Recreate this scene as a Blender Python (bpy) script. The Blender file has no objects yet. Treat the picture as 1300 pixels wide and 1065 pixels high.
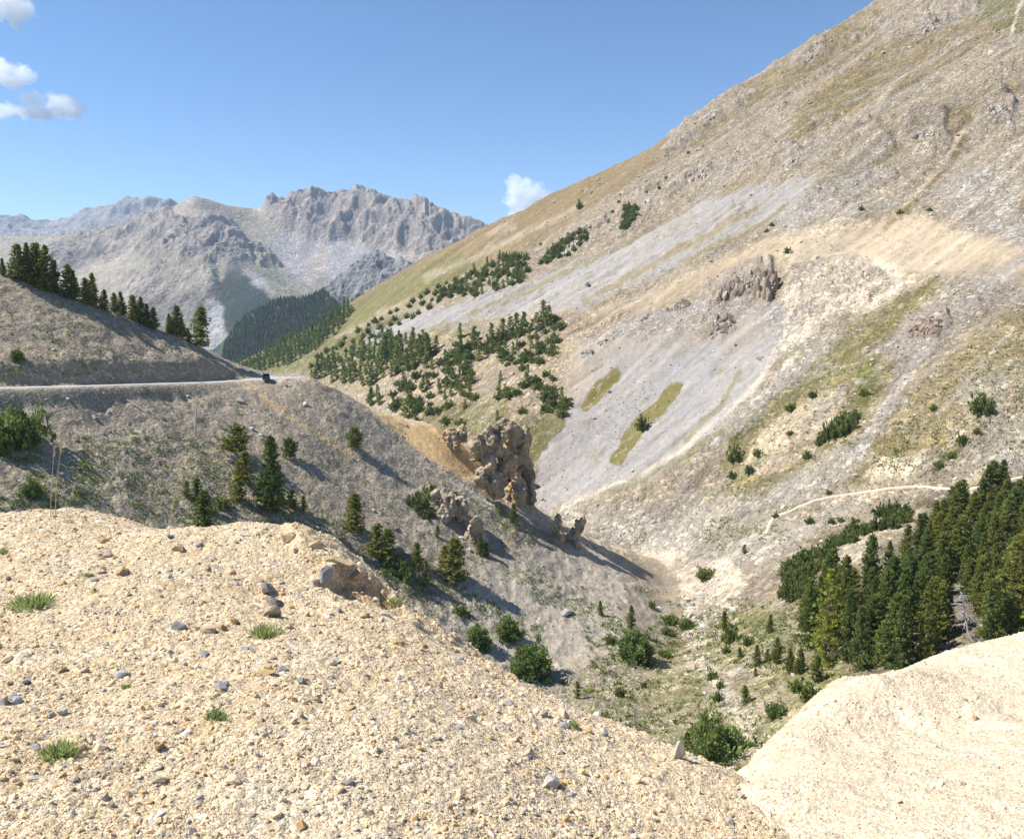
import bpy, math, random
import numpy as np
from mathutils import Vector, Matrix

random.seed(7)
rng = np.random.default_rng(11)
SC = bpy.context.scene
COL = SC.collection

# ------------------------------------------------------------------ camera model
# the lens: 28 mm on a 36 mm wide frame, pitched 7.4 degrees down.  (u, v) below are picture
# coordinates of the photograph (1300 x 1065), used to measure directions from the viewpoint.
FPX, CX, CY = 1012.0, 650.0, 532.5
PITCH = math.radians(7.4)
CP, SP = math.cos(PITCH), math.sin(PITCH)


def ts(u, v):
    """direction of a sight line as x/y and z/y"""
    a = (np.asarray(u, float) - CX) / FPX
    b = (CY - np.asarray(v, float)) / FPX
    dy = CP + b * SP
    return a / dy, (-SP + b * CP) / dy


def at(u, v, Y):
    t, s = ts(u, v)
    return np.stack([t * Y, np.asarray(Y, float) + 0 * t, s * Y], -1)


def proj(x, y, z):
    d = y * CP - z * SP
    d = np.maximum(d, 1e-3)
    return CX + FPX * x / d, CY - FPX * (y * SP + z * CP) / d


# ------------------------------------------------------------------ noise
_perm = np.random.default_rng(3).permutation(256).astype(np.int64)
_perm = np.concatenate([_perm, _perm])
_g = np.random.default_rng(4).normal(size=(256, 3))
_g /= np.linalg.norm(_g, axis=1)[:, None]


def perlin(x, y, z):
    xi, yi, zi = np.floor(x).astype(np.int64), np.floor(y).astype(np.int64), np.floor(z).astype(np.int64)
    xf, yf, zf = x - xi, y - yi, z - zi
    fx, fy, fz = (w * w * w * (w * (w * 6 - 15) + 10) for w in (xf, yf, zf))
    out = 0
    for i in (0, 1):
        px = _perm[(xi + i) & 255]
        wx = fx if i else 1 - fx
        for j in (0, 1):
            py = _perm[(px + yi + j) & 255]
            wy = fy if j else 1 - fy
            for k in (0, 1):
                h = _perm[(py + zi + k) & 255]
                wz = fz if k else 1 - fz
                g = _g[h]
                out = out + wx * wy * wz * (g[..., 0] * (xf - i) + g[..., 1] * (yf - j) + g[..., 2] * (zf - k))
    return out


def fbm(x, y, z=0.0, scale=1.0, octs=4, gain=.5, off=0.0):
    z = np.zeros_like(x) + z
    a, s, f = 1.0, 0.0, 1.0 / scale
    for o in range(octs):
        s = s + a * perlin(x * f + off + 17.3 * o, y * f - off + 5.1 * o, z * f + off)
        a *= gain
        f *= 2.03
    return s


def ridged(x, y, z=0.0, scale=1.0, octs=4, gain=.5, off=0.0):
    z = np.zeros_like(x) + z
    a, s, f, n = 1.0, 0.0, 1.0 / scale, 0
    for o in range(octs):
        w = 1 - np.abs(perlin(x * f + off + 9.7 * o, y * f + 3.3 * o, z * f - off)) * 2
        s = s + a * w
        n += a
        a *= gain
        f *= 2.1
    return s / n


def sstep(a, b, x):
    w = np.clip((x - a) / (b - a), 0, 1)
    return w * w * (3 - 2 * w)


# ------------------------------------------------------------------ smooth surfaces through measured points
class TPS:
    def __init__(self, pts, lam=0.0, L=100.0):
        P = np.array(pts, float)
        self.L = L
        self.c = P[:, :2] / L
        n = len(P)
        A = self._k(self.c, self.c) + lam * np.eye(n)
        Q = np.concatenate([np.ones((n, 1)), self.c], 1)
        M = np.block([[A, Q], [Q.T, np.zeros((3, 3))]])
        sol = np.linalg.solve(M, np.concatenate([P[:, 2], np.zeros(3)]))
        self.w, self.a = sol[:n], sol[n:]

    @staticmethod
    def _k(p, c):
        d2 = ((p[:, None, :] - c[None]) ** 2).sum(-1)
        return .5 * d2 * np.log(d2 + 1e-12)

    def __call__(self, x, y):
        p = np.stack([np.ravel(x), np.ravel(y)], -1) / self.L
        out = np.empty(len(p))
        for i in range(0, len(p), 40000):
            q = p[i:i + 40000]
            out[i:i + 40000] = self._k(q, self.c) @ self.w + self.a[0] + q @ self.a[1:]
        return out.reshape(np.shape(x))


# ------------------------------------------------------------------ picture regions -> soft masks on the ground
def polymask(U, V, poly, soft=6.0):
    poly = np.array(poly, float)
    out = np.zeros(U.shape, np.float32)
    sel = (U > poly[:, 0].min() - soft) & (U < poly[:, 0].max() + soft) & (V > poly[:, 1].min() - soft) & (V < poly[:, 1].max() + soft)
    if not sel.any():
        return out
    x, y = U[sel], V[sel]
    d = np.full(x.shape, 1e9)
    ins = np.zeros(x.shape, bool)
    n = len(poly)
    for i in range(n):
        ax, ay = poly[i]
        bx, by = poly[(i + 1) % n]
        ex, ey = bx - ax, by - ay
        w = np.clip(((x - ax) * ex + (y - ay) * ey) / (ex * ex + ey * ey + 1e-9), 0, 1)
        d = np.minimum(d, np.hypot(x - ax - w * ex, y - ay - w * ey))
        if by != ay:
            c = ((ay > y) != (by > y)) & (x < (bx - ax) * (y - ay) / (by - ay) + ax)
            ins ^= c
    sd = np.where(ins, d, -d)
    out[sel] = sstep(-soft, soft, sd)
    return out


def linemask(U, V, line, width, soft=2.0):
    line = np.array(line, float)
    out = np.zeros(U.shape, np.float32)
    m = width + soft
    sel = (U > line[:, 0].min() - m) & (U < line[:, 0].max() + m) & (V > line[:, 1].min() - m) & (V < line[:, 1].max() + m)
    if not sel.any():
        return out
    x, y = U[sel], V[sel]
    d = np.full(x.shape, 1e9)
    for (ax, ay), (bx, by) in zip(line[:-1], line[1:]):
        ex, ey = bx - ax, by - ay
        w = np.clip(((x - ax) * ex + (y - ay) * ey) / (ex * ex + ey * ey + 1e-9), 0, 1)
        d = np.minimum(d, np.hypot(x - ax - w * ex, y - ay - w * ey))
    out[sel] = 1 - sstep(width / 2 - soft / 2, width / 2 + soft, d)
    return out


# ------------------------------------------------------------------ meshes
def mesh_np(name, verts, faces, mats=(), smooth=True, cols=None, fmat=None, scal=None):
    """verts (n,3), faces (m,k) -> mesh datablock"""
    verts = np.asarray(verts, np.float32)
    faces = np.asarray(faces, np.int32)
    me = bpy.data.meshes.new(name)
    m, k = faces.shape
    me.vertices.add(len(verts))
    me.vertices.foreach_set('co', verts.ravel())
    me.loops.add(m * k)
    me.loops.foreach_set('vertex_index', faces.ravel())
    me.polygons.add(m)
    me.polygons.foreach_set('loop_start', np.arange(0, m * k, k, dtype=np.int32))
    try:
        me.polygons.foreach_set('loop_total', np.full(m, k, np.int32))
    except Exception:
        pass
    me.polygons.foreach_set('use_smooth', np.full(m, smooth, bool))
    if fmat is not None:
        me.polygons.foreach_set('material_index', np.asarray(fmat, np.int32))
    me.update(calc_edges=True)
    if cols is not None:
        a = me.attributes.new('Col', 'FLOAT_COLOR', 'POINT')
        c = np.ones((len(verts), 4), np.float32)
        c[:, :3] = cols
        a.data.foreach_set('color', c.ravel())
    for key, arr in (scal or {}).items():
        a = me.attributes.new(key, 'FLOAT', 'POINT')
        a.data.foreach_set('value', np.asarray(arr, np.float32).ravel())
    for mt in mats:
        me.materials.append(mt)
    return me


def link(name, me, parent=None, loc=None):
    o = bpy.data.objects.new(name, me)
    COL.objects.link(o)
    if parent is not None:
        o.parent = parent
    if loc is not None:
        o.location = loc
    return o


def tag(o, label=None, cat=None, group=None, kind=None):
    for k, val in (('label', label), ('category', cat), ('group', group), ('kind', kind)):
        if val:
            o[k] = val
    return o


# ------------------------------------------------------------------ materials
def new_mat(name):
    m = bpy.data.materials.new(name)
    m.use_nodes = True
    nt = m.node_tree
    for n in list(nt.nodes):
        nt.nodes.remove(n)
    return m, nt


def N(nt, typ, **kw):
    n = nt.nodes.new(typ)
    for k, v in kw.items():
        if k.startswith('i_'):
            n.inputs[k[2:].replace('_', ' ')].default_value = v
        else:
            setattr(n, k, v)
    return n


def mixc(nt, blend, fac, a, b):
    n = nt.nodes.new('ShaderNodeMix')
    n.data_type = 'RGBA'
    n.blend_type = blend
    n.clamp_factor = True
    for sock, val in ((n.inputs[0], fac), (n.inputs[6], a), (n.inputs[7], b)):
        if hasattr(val, 'is_linked'):
            nt.links.new(val, sock)
        elif isinstance(val, (int, float)):
            sock.default_value = val
        else:
            sock.default_value = (*val, 1)
    return n.outputs[2]


def ramp(nt, fac, stops, interp='LINEAR'):
    r = nt.nodes.new('ShaderNodeValToRGB')
    r.color_ramp.interpolation = interp
    el = r.color_ramp.elements
    while len(el) < len(stops):
        el.new(.5)
    for e, (p, c) in zip(el, stops):
        e.position = p
        e.color = (c, c, c, 1) if isinstance(c, (int, float)) else (*c, 1)
    nt.links.new(fac, r.inputs[0])
    return r.outputs[0]


def ground_mat(name, stone, bump=.5, var=.5, fine=None, speck=.35):
    """a stony surface: the painted rock/soil colour broken up by stones of several sizes"""
    m, nt = new_mat(name)
    out = N(nt, 'ShaderNodeOutputMaterial')
    bs = N(nt, 'ShaderNodeBsdfPrincipled', i_Roughness=.92)
    bs.inputs['Specular IOR Level'].default_value = .15
    nt.links.new(bs.outputs[0], out.inputs[0])
    co = N(nt, 'ShaderNodeTexCoord').outputs['Object']
    at_ = N(nt, 'ShaderNodeAttribute', attribute_name='Col').outputs['Color']
    v1 = N(nt, 'ShaderNodeTexVoronoi', i_Scale=1.0 / stone, i_Randomness=1.0)
    nt.links.new(co, v1.inputs['Vector'])
    v2 = N(nt, 'ShaderNodeTexVoronoi', i_Scale=3.1 / stone)
    nt.links.new(co, v2.inputs['Vector'])
    n1 = N(nt, 'ShaderNodeTexNoise', i_Scale=.22 / stone, i_Detail=6.0, i_Roughness=.65)
    nt.links.new(co, n1.inputs['Vector'])
    n2 = N(nt, 'ShaderNodeTexNoise', i_Scale=1.7 / stone, i_Detail=5.0, i_Roughness=.7)
    nt.links.new(co, n2.inputs['Vector'])
    sep = N(nt, 'ShaderNodeSeparateColor')
    nt.links.new(v1.outputs['Color'], sep.inputs[0])
    sep2 = N(nt, 'ShaderNodeSeparateColor')
    nt.links.new(v2.outputs['Color'], sep2.inputs[0])
    rough = N(nt, 'ShaderNodeAttribute', attribute_name='rough').outputs['Fac']
    c = mixc(nt, 'MULTIPLY', rough, at_, ramp(nt, sep.outputs[0], [(0, 1 - var * .4), (.3, 1 - var * .05), (.8, 1.0), (.86, 1 + var * .8), (1, 1 + var * 1.1)]))
    c = mixc(nt, 'MULTIPLY', rough, c, ramp(nt, sep2.outputs[0], [(0, 1 - var * 1.0), (.1, 1 - var * .85), (.17, 1.), (.75, 1.), (1, 1 + var * .55)]))
    c = mixc(nt, 'MULTIPLY', rough, c, ramp(nt, n1.outputs[0], [(.25, 1 - speck), (.5, 1.), (.75, 1 + speck)]))
    c = mixc(nt, 'MULTIPLY', rough, c, ramp(nt, n2.outputs[0], [(.3, 1 - speck), (.5, 1.), (.7, 1 + speck)]))
    nt.links.new(c, bs.inputs['Base Color'])
    st = N(nt, 'ShaderNodeMath', operation='MULTIPLY')
    st.inputs[1].default_value = bump
    nt.links.new(rough, st.inputs[0])
    b1 = N(nt, 'ShaderNodeBump', i_Strength=bump, i_Distance=stone * .6, invert=True)
    nt.links.new(v1.outputs['Distance'], b1.inputs['Height'])
    b2 = N(nt, 'ShaderNodeBump', i_Strength=bump, i_Distance=stone * .5)
    nt.links.new(n2.outputs[0], b2.inputs['Height'])
    nt.links.new(b1.outputs[0], b2.inputs['Normal'])
    b3 = N(nt, 'ShaderNodeBump', i_Strength=bump * .8, i_Distance=stone * .25, invert=True)
    nt.links.new(v2.outputs['Distance'], b3.inputs['Height'])
    nt.links.new(b2.outputs[0], b3.inputs['Normal'])
    for b in (b1, b2, b3):
        nt.links.new(st.outputs[0], b.inputs['Strength'])
    nt.links.new(b3.outputs[0], bs.inputs['Normal'])
    return m


# ------------------------------------------------------------------ terrain sheets: polar grids about the viewpoint
SHEETS, SHEETC = {}, {}


def sheet(name, t0, t1, nt_, y0, y1, ny, func, mat, label=None, cutz=None):
    tt = np.linspace(t0, t1, nt_)
    yy = np.geomspace(y0, y1, ny)
    T, Y = np.meshgrid(tt, yy)
    X = T * Y
    res = func(X, Y)
    Z, C = res[:2]
    R = res[2] if len(res) > 2 else np.ones(X.shape)
    SHEETS[name] = (tt, yy, Z)
    SHEETC[name] = C
    i = np.arange(ny * nt_).reshape(ny, nt_)
    q = np.stack([i[:-1, :-1], i[:-1, 1:], i[1:, 1:], i[1:, :-1]], -1).reshape(-1, 4)
    me = mesh_np(name, np.stack([X, Y, Z], -1).reshape(-1, 3), q, [mat], True, C.reshape(-1, 3), scal={'rough': R})
    o = link(name, me)
    o['kind'] = 'structure'
    return o


def hz(name, x, y, G=None):
    """ground height of a sheet at x, y"""
    tt, yy, Z = SHEETS[name]
    if G is not None:
        Z = G
    t = np.clip((x / y - tt[0]) / (tt[1] - tt[0]), 0, len(tt) - 1.001)
    r = np.clip(np.log(y / yy[0]) / np.log(yy[1] / yy[0]), 0, len(yy) - 1.001)
    i, j = np.floor(r).astype(int), np.floor(t).astype(int)
    a, b = r - i, t - j
    if G is not None:
        a, b = a[..., None], b[..., None]
    return (Z[i, j] * (1 - a) * (1 - b) + Z[i + 1, j] * a * (1 - b) + Z[i, j + 1] * (1 - a) * b + Z[i + 1, j + 1] * a * b)


def hit(u, v, names):
    """first ground point a sight line meets"""
    t, s = ts(u, v)
    best = None
    for nm in names:
        tt, yy, Z = SHEETS[nm]
        if not tt[0] < t < tt[-1]:
            continue
        f = (t - tt[0]) / (tt[1] - tt[0])
        j = min(int(f), len(tt) - 2)
        col = Z[:, j] * (1 - f + j) + Z[:, j + 1] * (f - j)
        d = col - s * yy
        k = np.nonzero((d[1:] >= 0) & (d[:-1] < 0))[0]
        if len(k):
            k = k[0]
            w = -d[k] / (d[k + 1] - d[k])
            y = yy[k] + w * (yy[k + 1] - yy[k])
            if best is None or y < best[1]:
                best = (float(t * y), float(y), float(s * y), nm)
    return best


def hit_down(u, v, names, lim=60):
    for dv in range(0, lim, 1):
        h = hit(u, v + dv, names)
        if h:
            return h
    return None


def blend(C, w, col):
    w = np.clip(w, 0, 1)[..., None]
    return C * (1 - w) + np.array(col, np.float32) * w
# ================================================================== TERRAIN
M_left = ground_mat('scree_left', .6, bump=.5, var=.5, speck=.24)
M_right = ground_mat('scree_right', 1.5, bump=.6, var=.46, speck=.22)
M_far = ground_mat('far_rock', 14., bump=.5, var=.3, speck=.22)

# ---- the big mountain on the right, with the valley floor at its foot
Rp = [(1280, 800, 105), (1100, 850, 112), (1050, 800, 130), (1000, 760, 165), (1000, 740, 175), (950, 790, 165), (900, 850, 142), (930, 960, 105), (850, 930, 117),
      (960, 900, 118), (1000, 900, 108), (900, 740, 200), (850, 720, 222), (800, 690, 250), (720, 660, 275), (690, 645, 284), (900, 690, 230), (1000, 660, 206),
      (1000, 700, 190), (1100, 640, 205), (1200, 620, 200), (1300, 590, 190), (1200, 700, 150), (1300, 700, 140), (1450, 700, 130), (1450, 590, 185), (1450, 450, 230),
      (1450, 300, 275), (1450, 120, 385), (1450, 0, 480), (1450, -120, 600), (1100, 700, 165),
      (800, 560, 300), (800, 620, 264), (750, 520, 335), (900, 470, 310), (850, 420, 352), (900, 560, 266), (1000, 520, 258), (1000, 430, 300), (1100, 500, 240),
      (1100, 570, 216), (1200, 450, 245), (1200, 540, 211), (1300, 500, 205), (1300, 420, 232), (750, 400, 420), (850, 380, 390), (960, 350, 366), (1000, 330, 362),
      (1150, 360, 305), (1150, 300, 345), (1300, 330, 270), (1300, 250, 320), (1300, 170, 378), (1300, 80, 465), (1300, 0, 590), (1300, -90, 720), (1200, 200, 398),
      (1200, 100, 508), (1200, 20, 660), (1200, -60, 800), (1115, 100, 590), (1060, 200, 464), (1000, 280, 409), (1000, 200, 505), (950, 150, 660), (850, 290, 500),
      (850, 230, 600), (760, 280, 590), (700, 330, 560), (650, 300, 690), (600, 370, 620), (560, 340, 770), (500, 420, 620), (500, 380, 770), (440, 460, 620),
      (440, 420, 820), (400, 470, 640), (380, 450, 860), (340, 460, 960), (450, 500, 480), (560, 535, 385), (560, 470, 450), (640, 530, 345), (640, 450, 430),
      (560, 420, 500), (700, 410, 430), (700, 470, 370), (690, 560, 314)]
RSKY = [(1115, 0, 820), (1060, 38, 810), (1000, 75, 800), (930, 118, 770), (850, 175, 770), (760, 222, 790), (690, 254, 810), (620, 288, 840), (560, 318, 880), (520, 338, 910), (460, 378, 960),
        (400, 415, 1010), (350, 440, 1050), (300, 463, 1090), (260, 480, 1120)]
pts = [at(*p) for p in Rp + RSKY]
for u, v, Y in RSKY:
    p = at(u, v, Y)
    pts += [p + np.array([40, 130, -8. if u > 1000 else -25.]), p + np.array([120, 400, -150.])]
pts += [np.array(p, float) for p in [(-40, 330, -82), (-120, 400, -92), (-250, 560, -118), (-420, 800, -150), (-60, 250, -84), (-30, 200, -80), (0, 150, -76), (-20, 100, -72), (30, 70, -62),
                                     (-560, 1000, -170), (70, 70, -45), (0, 60, -66), (-200, 300, -110), (20, 240, -77)]]
tps_right = TPS(pts, lam=.01, L=120)

GREY, PALE, CREAM, DRY, OLIVE, GREEN = (.405, .395, .39), (.52, .475, .41), (.60, .50, .365), (.33, .27, .165), (.25, .22, .10), (.17, .175, .06)
ROCKC = (.40, .345, .285)


SMOOTH = ([(448, 445), (478, 415), (600, 384), (700, 346), (790, 312), (870, 268), (950, 240), (1040, 225), (1010, 268), (930, 305), (860, 338), (790, 368), (735, 396), (690, 402), (600, 408), (520, 428)],
                 [(690, 560), (735, 440), (800, 430), (880, 430), (960, 400), (985, 420), (975, 470), (905, 550), (840, 600), (700, 655), (675, 640)],
                 [(738, 402), (850, 358), (985, 308), (1150, 278), (1320, 320), (1320, 362), (1180, 352), (1000, 335), (850, 385)], [(860, 168), (780, 250), (700, 296), (620, 345), (540, 385), (250, 490), (520, 330), (760, 215)])


def right_fn(X, Y):
    Z = tps_right(X, Y)
    U, V = proj(X, Y, Z)
    g = 1.0
    # fall lines: towards -x far left, towards -x -y upper right
    ang = np.interp(X / Y, [-.4, 0., .3, .65], [0.0, .18, .5, .75])
    ca, sa = np.cos(ang), np.sin(ang)
    ct = -sa * X + ca * Y
    ct = Y * ca.mean() - X * np.tan(.5) * .62
    fl = X * .85 + Y * .45
    nv = fbm(X, Y, 0, 40, 4, .5, 2.)
    Uw = U + 6 * fbm(X, Y, 0, 22, 5, .66, 3.)
    Vw = V + 5 * fbm(X, Y, 0, 22, 5, .66, 13.)
    Ul = U + 3.5 * fbm(X, Y, 0, 9, 3, .6, 23.)
    Vl = V + 3 * fbm(X, Y, 0, 9, 3, .6, 33.)
    streak = fbm(ct, fl * .08, 0, 9, 5, .6, 4.)
    fine_ = fbm(ct, fl * .05, 0, 3.4, 4, .6, 14.)
    streak2 = fbm(ct, fl * .06, 0, 26, 4, .55, 9.)
    blot = fbm(X, Y, Z, 16, 5, .62, 41.)
    # --- masks of rock
    rk = np.maximum.reduce([
        polymask(Uw, Vw, [(885, 372), (915, 352), (950, 340), (978, 332), (985, 360), (975, 385), (930, 385), (895, 392)], 6),
        polymask(Uw, Vw, [(885, 405), (925, 400), (935, 420), (915, 435), (890, 430)], 6) * .8,
        polymask(Uw, Vw, [(735, 430), (800, 395), (870, 385), (900, 420), (850, 450), (790, 460), (740, 470)], 18) * .45,
        polymask(Uw, Vw, [(1000, 340), (1040, 330), (1100, 335), (1130, 370), (1060, 395), (1010, 420), (990, 390)], 10) * .75,
        polymask(Uw, Vw, [(1145, 420), (1200, 395), (1208, 410), (1180, 432), (1150, 434)], 5) * .9,
        polymask(Uw, Vw, [(1140, 160), (1165, 142), (1200, 145), (1205, 180), (1180, 200), (1145, 190)], 7) * .8,
        polymask(Uw, Vw, [(1240, 130), (1270, 112), (1288, 130), (1285, 160), (1240, 165)], 7) * .8,
        polymask(Uw, Vw, [(690, 325), (735, 288), (775, 275), (830, 235), (900, 205), (960, 190), (1010, 185), (1040, 205), (960, 228), (880, 235), (800, 290), (745, 318)], 8) * .75,
        polymask(Uw, Vw, [(1010, 180), (1060, 160), (1110, 160), (1140, 190), (1080, 200), (1030, 205)], 8) * .55,
        polymask(Uw, Vw, [(850, 178), (890, 145), (940, 112), (960, 118), (930, 145), (880, 180), (840, 200)], 5) * .8,
        polymask(Uw, Vw, [(1000, 78), (1040, 50), (1050, 62), (1010, 90)], 5) * .8,
        polymask(Uw, Vw, [(1120, 30), (1180, 5), (1240, -10), (1240, 10), (1160, 50), (1130, 60)], 7) * .8,
        polymask(Uw, Vw, [(600, 365), (680, 322), (700, 335), (660, 365), (610, 380)], 8) * .4,
        polymask(Uw, Vw, [(995, 560), (1055, 500), (1075, 495), (1075, 520), (1020, 575)], 7) * .5,
        sstep(.2, .5, fbm(X, Y, Z, 45, 5, .6, 77.)) * polymask(Uw, Vw, [(760, 300), (850, 180), (1115, 0), (1400, -100), (1400, 240), (1200, 260), (1000, 270)], 30) * .6])
    rr = ridged(X, Y, Z * 1.0, 15, 5, .58, 1.)
    sm = np.clip(Y / 300, .35, 1.6)
    smooth_ = np.zeros(X.shape)
    for poly in SMOOTH:
        smooth_ = np.maximum(smooth_, polymask(Uw, Vw, poly, 12))
    n = fbm(X, Y, 0, 60, 3, .5, 12.) * 3.2 * sm + (ridged(X, Y, Z, 11, 4, .58, 6.) - .5) * 1.5 * sm + np.maximum(blot, 0) * (ridged(X, Y, Z, 7, 4, .6, 26.) - .35) * 4.5 * sm * (1 - smooth_) + streak * .8 * sm + streak2 * 1.6 * sm
    Z = Z + n + rk * (rr * 7.5 - 1.2) * np.clip(Y / 400, .5, 1.4)
    # --- colours
    C = np.zeros(X.shape + (3,), np.float32) + np.array((.385, .325, .245), np.float32)
    C = blend(C, sstep(-.1, .5, streak) * .6, (.30, .24, .145))
    C = blend(C, sstep(-.05, .5, blot) * .5, (.39, .345, .29))
    rag = fbm(X, Y, 0, 5.5, 5, .72, 201.) * .75

    def P(poly, soft, w, col):
        m_ = polymask(Uw, Vw, poly, soft)
        if col[1] < .30 and col[2] < .16:     # turf breaks up into tufts at its edges
            m_ = sstep(.3, .62, m_ * 1.05 + rag * (m_ > .01))
        return blend(C, m_ * w, col)

    
    def L(line, wd, soft, w, col):
        m_ = linemask(Ul, Vl, line, wd, soft)
        if col[1] < .30 and col[2] < .16:
            m_ = sstep(.3, .62, m_ * 1.05 + rag * (m_ > .01))
        return blend(C, m_ * w, col)
    # upper slopes: greyish rubble with dry turf
    C = P([(780, 320), (880, 235), (1000, 150), (1115, 20), (1400, -150), (1400, 290), (1200, 290), (1000, 300)], 40, .55, (.40, .335, .255))
    C = P([(1020, 130), (1120, 60), (1250, 20), (1240, 45), (1150, 85), (1090, 130), (1000, 190)], 10, .8, (.255, .20, .085))
    C = P([(1230, -30), (1400, -90), (1400, 60), (1300, 46), (1245, 32)], 8, .85, (.19, .185, .075))
    C = P([(860, 175), (930, 122), (1050, 45), (1115, 5), (1120, 30), (1040, 90), (950, 140), (880, 190)], 8, .75, (.25, .20, .09))
    upm = polymask(Uw, Vw, [(780, 320), (880, 235), (1000, 150), (1115, 20), (1400, -150), (1400, 290), (1200, 290), (1000, 300)], 30)
    C = blend(C, upm * sstep(0, .3, fbm(ct, fl * .25, 0, 28, 5, .62, 101.)) * .75, (.27, .215, .11))
    C = blend(C, upm * sstep(.12, .4, fbm(ct, fl * .3, 0, 20, 5, .65, 131.)) * .45, (.40, .385, .365))
    # brown ridge turf running down to the left skyline
    C = P([(860, 168), (840, 200), (780, 250), (700, 296), (620, 345), (540, 385), (470, 425), (380, 462), (250, 490), (250, 460), (400, 405), (520, 330), (620, 280), (760, 215)], 9, .85, (.275, .205, .105))
    C = P([(620, 345), (540, 388), (460, 440), (400, 470), (280, 480), (300, 460), (400, 415), (500, 355), (580, 320)], 12, .85, (.205, .20, .075))
    for ln in ([(540, 355), (600, 330), (660, 300)], [(480, 400), (540, 378), (600, 352)], [(430, 430), (500, 398), (560, 380)], [(620, 300), (650, 288)], [(620, 315), (690, 285), (740, 262)]):
        C = L(ln, 5, 5, .65, (.48, .41, .31))
    # main grey scree
    C = P([(448, 445), (478, 415), (600, 384), (700, 346), (790, 312), (870, 268), (950, 240), (1040, 225), (1010, 268), (930, 305), (860, 338), (790, 368), (735, 396), (690, 402), (600, 408), (520, 428)], 4, .95, GREY)
    C = blend(C, polymask(Uw, Vw, [(560, 420), (780, 310), (1060, 215), (930, 310), (740, 400)], 12) * sstep(.05, .4, streak) * .65, (.35, .305, .20))
    C = P([(1000, 262), (1100, 205), (1140, 215), (1080, 255), (1000, 300)], 14, .6, GREY)
    C = P([(1180, 250), (1230, 210), (1290, 240), (1300, 310), (1250, 300)], 16, .5, GREY)
    C = P([(1260, 290), (1320, 260), (1320, 320), (1270, 318)], 6, .7, (.45, .42, .385))
    # tan rim above the scarp
    C = P([(738, 402), (800, 378), (850, 358), (920, 328), (985, 308), (1060, 285), (1150, 278), (1240, 300), (1320, 320), (1320, 362), (1245, 338), (1180, 352), (1130, 378), (1090, 340), (1000, 335), (900, 352), (850, 385), (770, 418)], 9, .85, (.60, .50, .365))
    C = P([(735, 408), (850, 366), (960, 318), (1000, 312), (985, 335), (900, 362), (830, 392), (760, 420)], 5, .6, (.43, .34, .23))
    # pale cliffs and screes below it
    C = P([(1000, 336), (1050, 325), (1110, 330), (1160, 360), (1110, 392), (1060, 400), (1020, 435), (985, 450), (992, 400)], 6, .95, (.84, .73, .565))
    C = P([(1150, 392), (1200, 360), (1290, 345), (1300, 372), (1240, 395), (1190, 440), (1130, 470), (1100, 450)], 12, .55, (.46, .42, .375))
    # grey gullied flank
    C = P([(690, 560), (735, 440), (800, 405), (880, 385), (960, 372), (1000, 400), (975, 470), (905, 550), (840, 600), (700, 655), (675, 640)], 4, .92, (.40, .388, .382))
    C = P([(728, 425), (770, 410), (785, 440), (745, 500), (725, 520), (715, 480)], 9, .7, (.49, .415, .32))
    C = P([(860, 400), (960, 375), (985, 410), (930, 455), (870, 450)], 12, .5, (.43, .365, .295))
    C = P([(700, 640), (790, 540), (860, 450), (905, 430), (930, 450), (880, 520), (820, 580)], 5, .7, (.355, .35, .35))
    for ln in ([(745, 520), (762, 490), (782, 478)], [(752, 515), (780, 485)]):
        C = L(ln, 12, 4, .95, (.205, .175, .055))
    C = L([(783, 588), (800, 560), (815, 540), (838, 518), (858, 494)], 14, 4, .95, (.20, .175, .055))
    C = P([(655, 570), (640, 545), (670, 525), (722, 515), (715, 548), (690, 575), (675, 600)], 7, .9, (.175, .165, .055))
    # olive knolls
    C = P([(912, 612), (925, 560), (960, 520), (1010, 480), (1070, 450), (1135, 455), (1120, 500), (1085, 560), (1010, 608), (945, 640)], 9, .8, (.28, .24, .105))
    C = P([(1085, 500), (1090, 465), (1115, 460), (1115, 490), (1100, 520)], 8, .8, (.17, .18, .05))
    C = P([(945, 590), (965, 545), (1010, 515), (1050, 495), (1075, 500), (1065, 535), (1030, 580), (985, 600), (955, 605)], 6, .85, (.70, .58, .42))
    C = P([(1050, 430), (1130, 385), (1180, 360), (1190, 370), (1130, 430), (1060, 470), (1030, 470)], 8, .7, (.255, .215, .09))
    C = P([(1110, 590), (1140, 520), (1210, 450), (1320, 370), (1320, 480), (1230, 550), (1160, 585)], 12, .7, (.335, .275, .14))
    C = P([(1180, 560), (1240, 500), (1320, 470), (1320, 590), (1230, 615)], 18, .7, (.57, .475, .335))
    C = P([(1220, 560), (1320, 520), (1320, 600), (1240, 610)], 18, .6, (.45, .42, .37))
    C = P([(1060, 600), (1110, 560), (1190, 545), (1210, 575), (1150, 600), (1080, 625)], 9, .7, (.28, .235, .10))
    C = P([(1095, 612), (1120, 590), (1180, 572), (1195, 585), (1160, 605), (1115, 622)], 5, .9, (.82, .69, .50))
    C = P([(1000, 660), (1060, 628), (1160, 612), (1300, 600), (1240, 640), (1150, 645), (1060, 665)], 10, .7, (.58, .485, .35))
    # tracks of moving scree
    C = L([(1300, 330), (1250, 368), (1200, 412), (1165, 455), (1130, 510), (1100, 560), (1085, 580)], 11, 3, .95, (.48, .44, .385))
    C = L([(1085, 580), (1030, 612), (970, 640), (880, 672), (800, 690)], 26, 16, .7, (.47, .45, .40))
    C = L([(1020, 385), (990, 440), (965, 480), (920, 530), (860, 575), (800, 612), (700, 655)], 6, 3, .95, (.60, .54, .45))
    C = L([(1045, 400), (1010, 450), (985, 480)], 4, 3, .85, (.60, .54, .44))
    C = L([(1060, 430), (1010, 470), (960, 510), (900, 560)], 14, 10, .6, (.47, .45, .425))
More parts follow.
